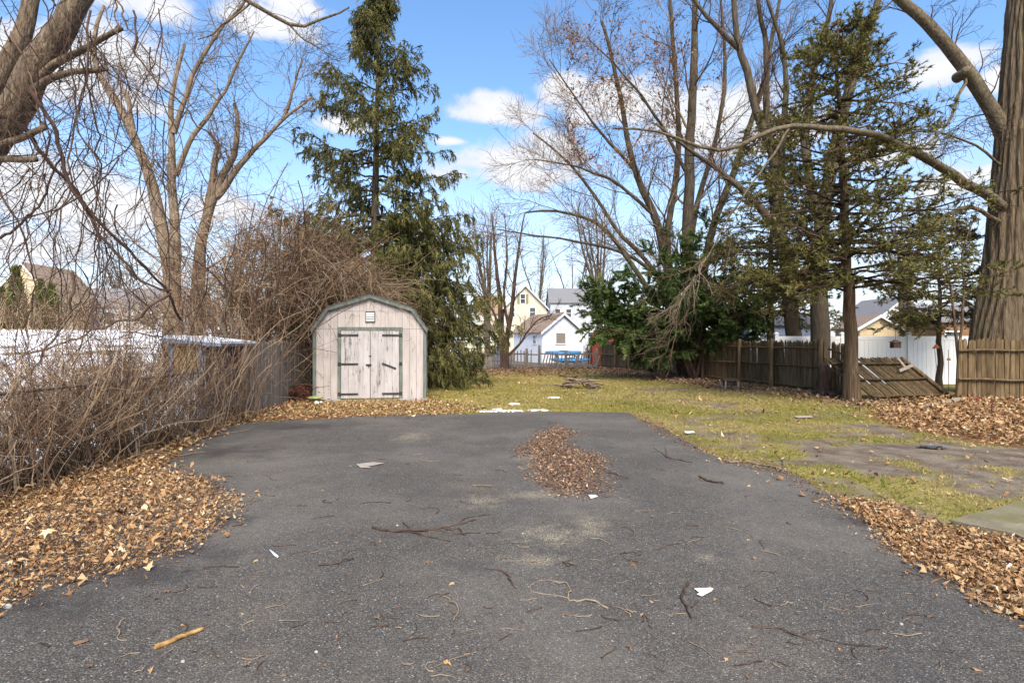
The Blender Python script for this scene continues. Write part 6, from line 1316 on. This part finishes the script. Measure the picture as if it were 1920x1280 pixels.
def twig_scatter():
    i = 0
    while i < 230:
        py = 775+ (1275-775)*R.random()**1.1; px = R.uniform(250, 1800); g = G(px, py)
        if not inpoly(DRIVE, g[:1], g[1:2])[0] or inpoly(P_leftdrift, g[:1], g[1:2])[0]: continue
        l = R.uniform(.04, .26)*(1.0 if R.random() < .8 else 1.7)*(1.0 if py < 1050 else .75); a = R.uniform(-.9, .9)+(math.pi if R.random() < .5 else 0); n = 7; p = np.empty((n, 3)); p[0] = g; cv = R.normal(0, .22)
        for s in range(1, n): a += cv+R.normal(0, .14); p[s] = p[s-1]+np.array([math.cos(a), math.sin(a), 0])*l/n
        r = R.uniform(.0018, .0042); p[:, 2] = ZD+r*.8+np.abs(R.normal(0, .004, n)); mb = MB(); mb.tubes(p-g, np.linspace(r, r*.6, n), 5)
        dark = R.random() < .62
        o = mb.build('twig', MT['stick_dark' if dark else 'stick_pale'], smoothf=True); o.location = g
        tag(o, 'short thin dark twig lying loose on the asphalt' if dark else 'short thin pale twig lying loose on the asphalt', 'twig', 'loose dark twigs on the driveway' if dark else 'loose pale twigs on the driveway'); i += 1
    protos = []
    for k in range(6):
        mb = MB(); leaves(mb, np.zeros((1, 3)), np.array([1.0]), .25, .4, kinds=np.array([k % 3]), v=np.array([.2+.12*k])); protos.append(mb.mesh('fallen_leaf', MT['leaf_brown' if k % 2 else 'leaf']))
    i = 0
    while i < 110:
        py = 775+(1275-775)*R.random()**1.2; px = R.uniform(150, 1850); g = G(px, py, ZD+.001)
        if not inpoly(DRIVE, g[:1], g[1:2])[0] or inpoly(P_leftdrift, g[:1], g[1:2])[0] or inpoly(P_pile, g[:1], g[1:2])[0]: continue
        s = R.uniform(.025, .075); o = link('fallen_leaf', protos[R.integers(0, 6)], None, g, (0, 0, R.uniform(0, 6.28)), (s, s, s)); tag(o, 'single dry leaf lying on bare asphalt', 'leaf', 'single leaves on the driveway'); i += 1
twig_scatter()
def scraps():
    def flat(name, pl, label, cat, m='paper', z=.004, lift=.015):
        V = np.array([G(x, y, ZD+z) for x, y in pl]); V[::2, 2] += lift; mb = MB(); mb.prism(V, (0, 0, .002)); tag(mb.build(name, MT[m]), label, cat)
    flat('paper_scrap', [(1302,1107),(1320,1102),(1328,1106),(1338,1103),(1334,1112),(1316,1117),(1307,1118),(1312,1111)], 'torn white paper scrap on the asphalt', 'paper')
    flat('plastic_strip', [(505,1031),(509,1032),(522,1043),(521,1045),(514,1042)], 'narrow white plastic strip on the asphalt', 'plastic', lift=.004)
    flat('paper_scrap', [(1640,952),(1648,950),(1649,956),(1642,957)], 'little white scrap at the edge of the brown leaves', 'paper', lift=.008)
    flat('paper_scrap', [(1885,1058),(1898,1057),(1897,1065),(1888,1064)], 'small white scrap among leaves below the slab', 'paper', lift=.02, z=.03)
    flat('paper_scrap', [(1103,929),(1118,928),(1121,932),(1108,934)], 'white scrap at the front of the leaf heap', 'paper', lift=.01)
    flat('bark_strip', [(668,872),(700,866),(720,870),(690,874),(696,879),(676,876)], 'pale split wood chip on the far asphalt', 'wood chip', m='plank_pale')
    flat('dark_scrap', [(72,1206),(84,1205),(95,1211),(90,1213)], 'small black rubber scrap near the driveway corner', 'scrap', m='iron', lift=.006)
    flat('paper_scrap', [(1283,809),(1300,808),(1303,811),(1286,812)], 'flat white scrap on bare soil beside the asphalt', 'paper', lift=.004)
    flat('paper_scrap', [(1488,780),(1524,779),(1522,783),(1495,783)], 'long pale board scrap on the worn lawn', 'scrap', m='plank_pale', lift=.006)
    flat('wood_chip', [(136,1205),(166,1196),(166,1202),(140,1209)], 'orange brown wood chip near the yellow stick', 'wood chip', m='leaf_brown', lift=.004)
    t = np.linspace(0, 2*np.pi, 8, endpoint=False)
    for i, (px, py, s) in enumerate(((593,1222,.009),(343,1240,.010),(1690,1170,.010),(980,1000,.008),(745,985,.010),(1820,1135,.008),(15,1138,.022))):
        c = G(px, py, ZD); V = [(c[0]+math.cos(a)*s*k, c[1]+math.sin(a)*s*k*.8, ZD+z*s) for k, z in ((1, -.3), (1.05, .5), (.5, .95)) for a in t]; i_ = np.arange(2)[:, None]*8; j = np.arange(8)[None]; mb = MB(); mb.add(V, [np.stack([i_+j, i_+(j+1) % 8, i_+8+(j+1) % 8, i_+8+j], -1).reshape(-1, 4), (np.arange(8)+16)[None]]); tag(mb.build('stone', MT['stone'], smoothf=True), 'small pale stone lying on the asphalt', 'stone', 'stones on the driveway')
scraps()
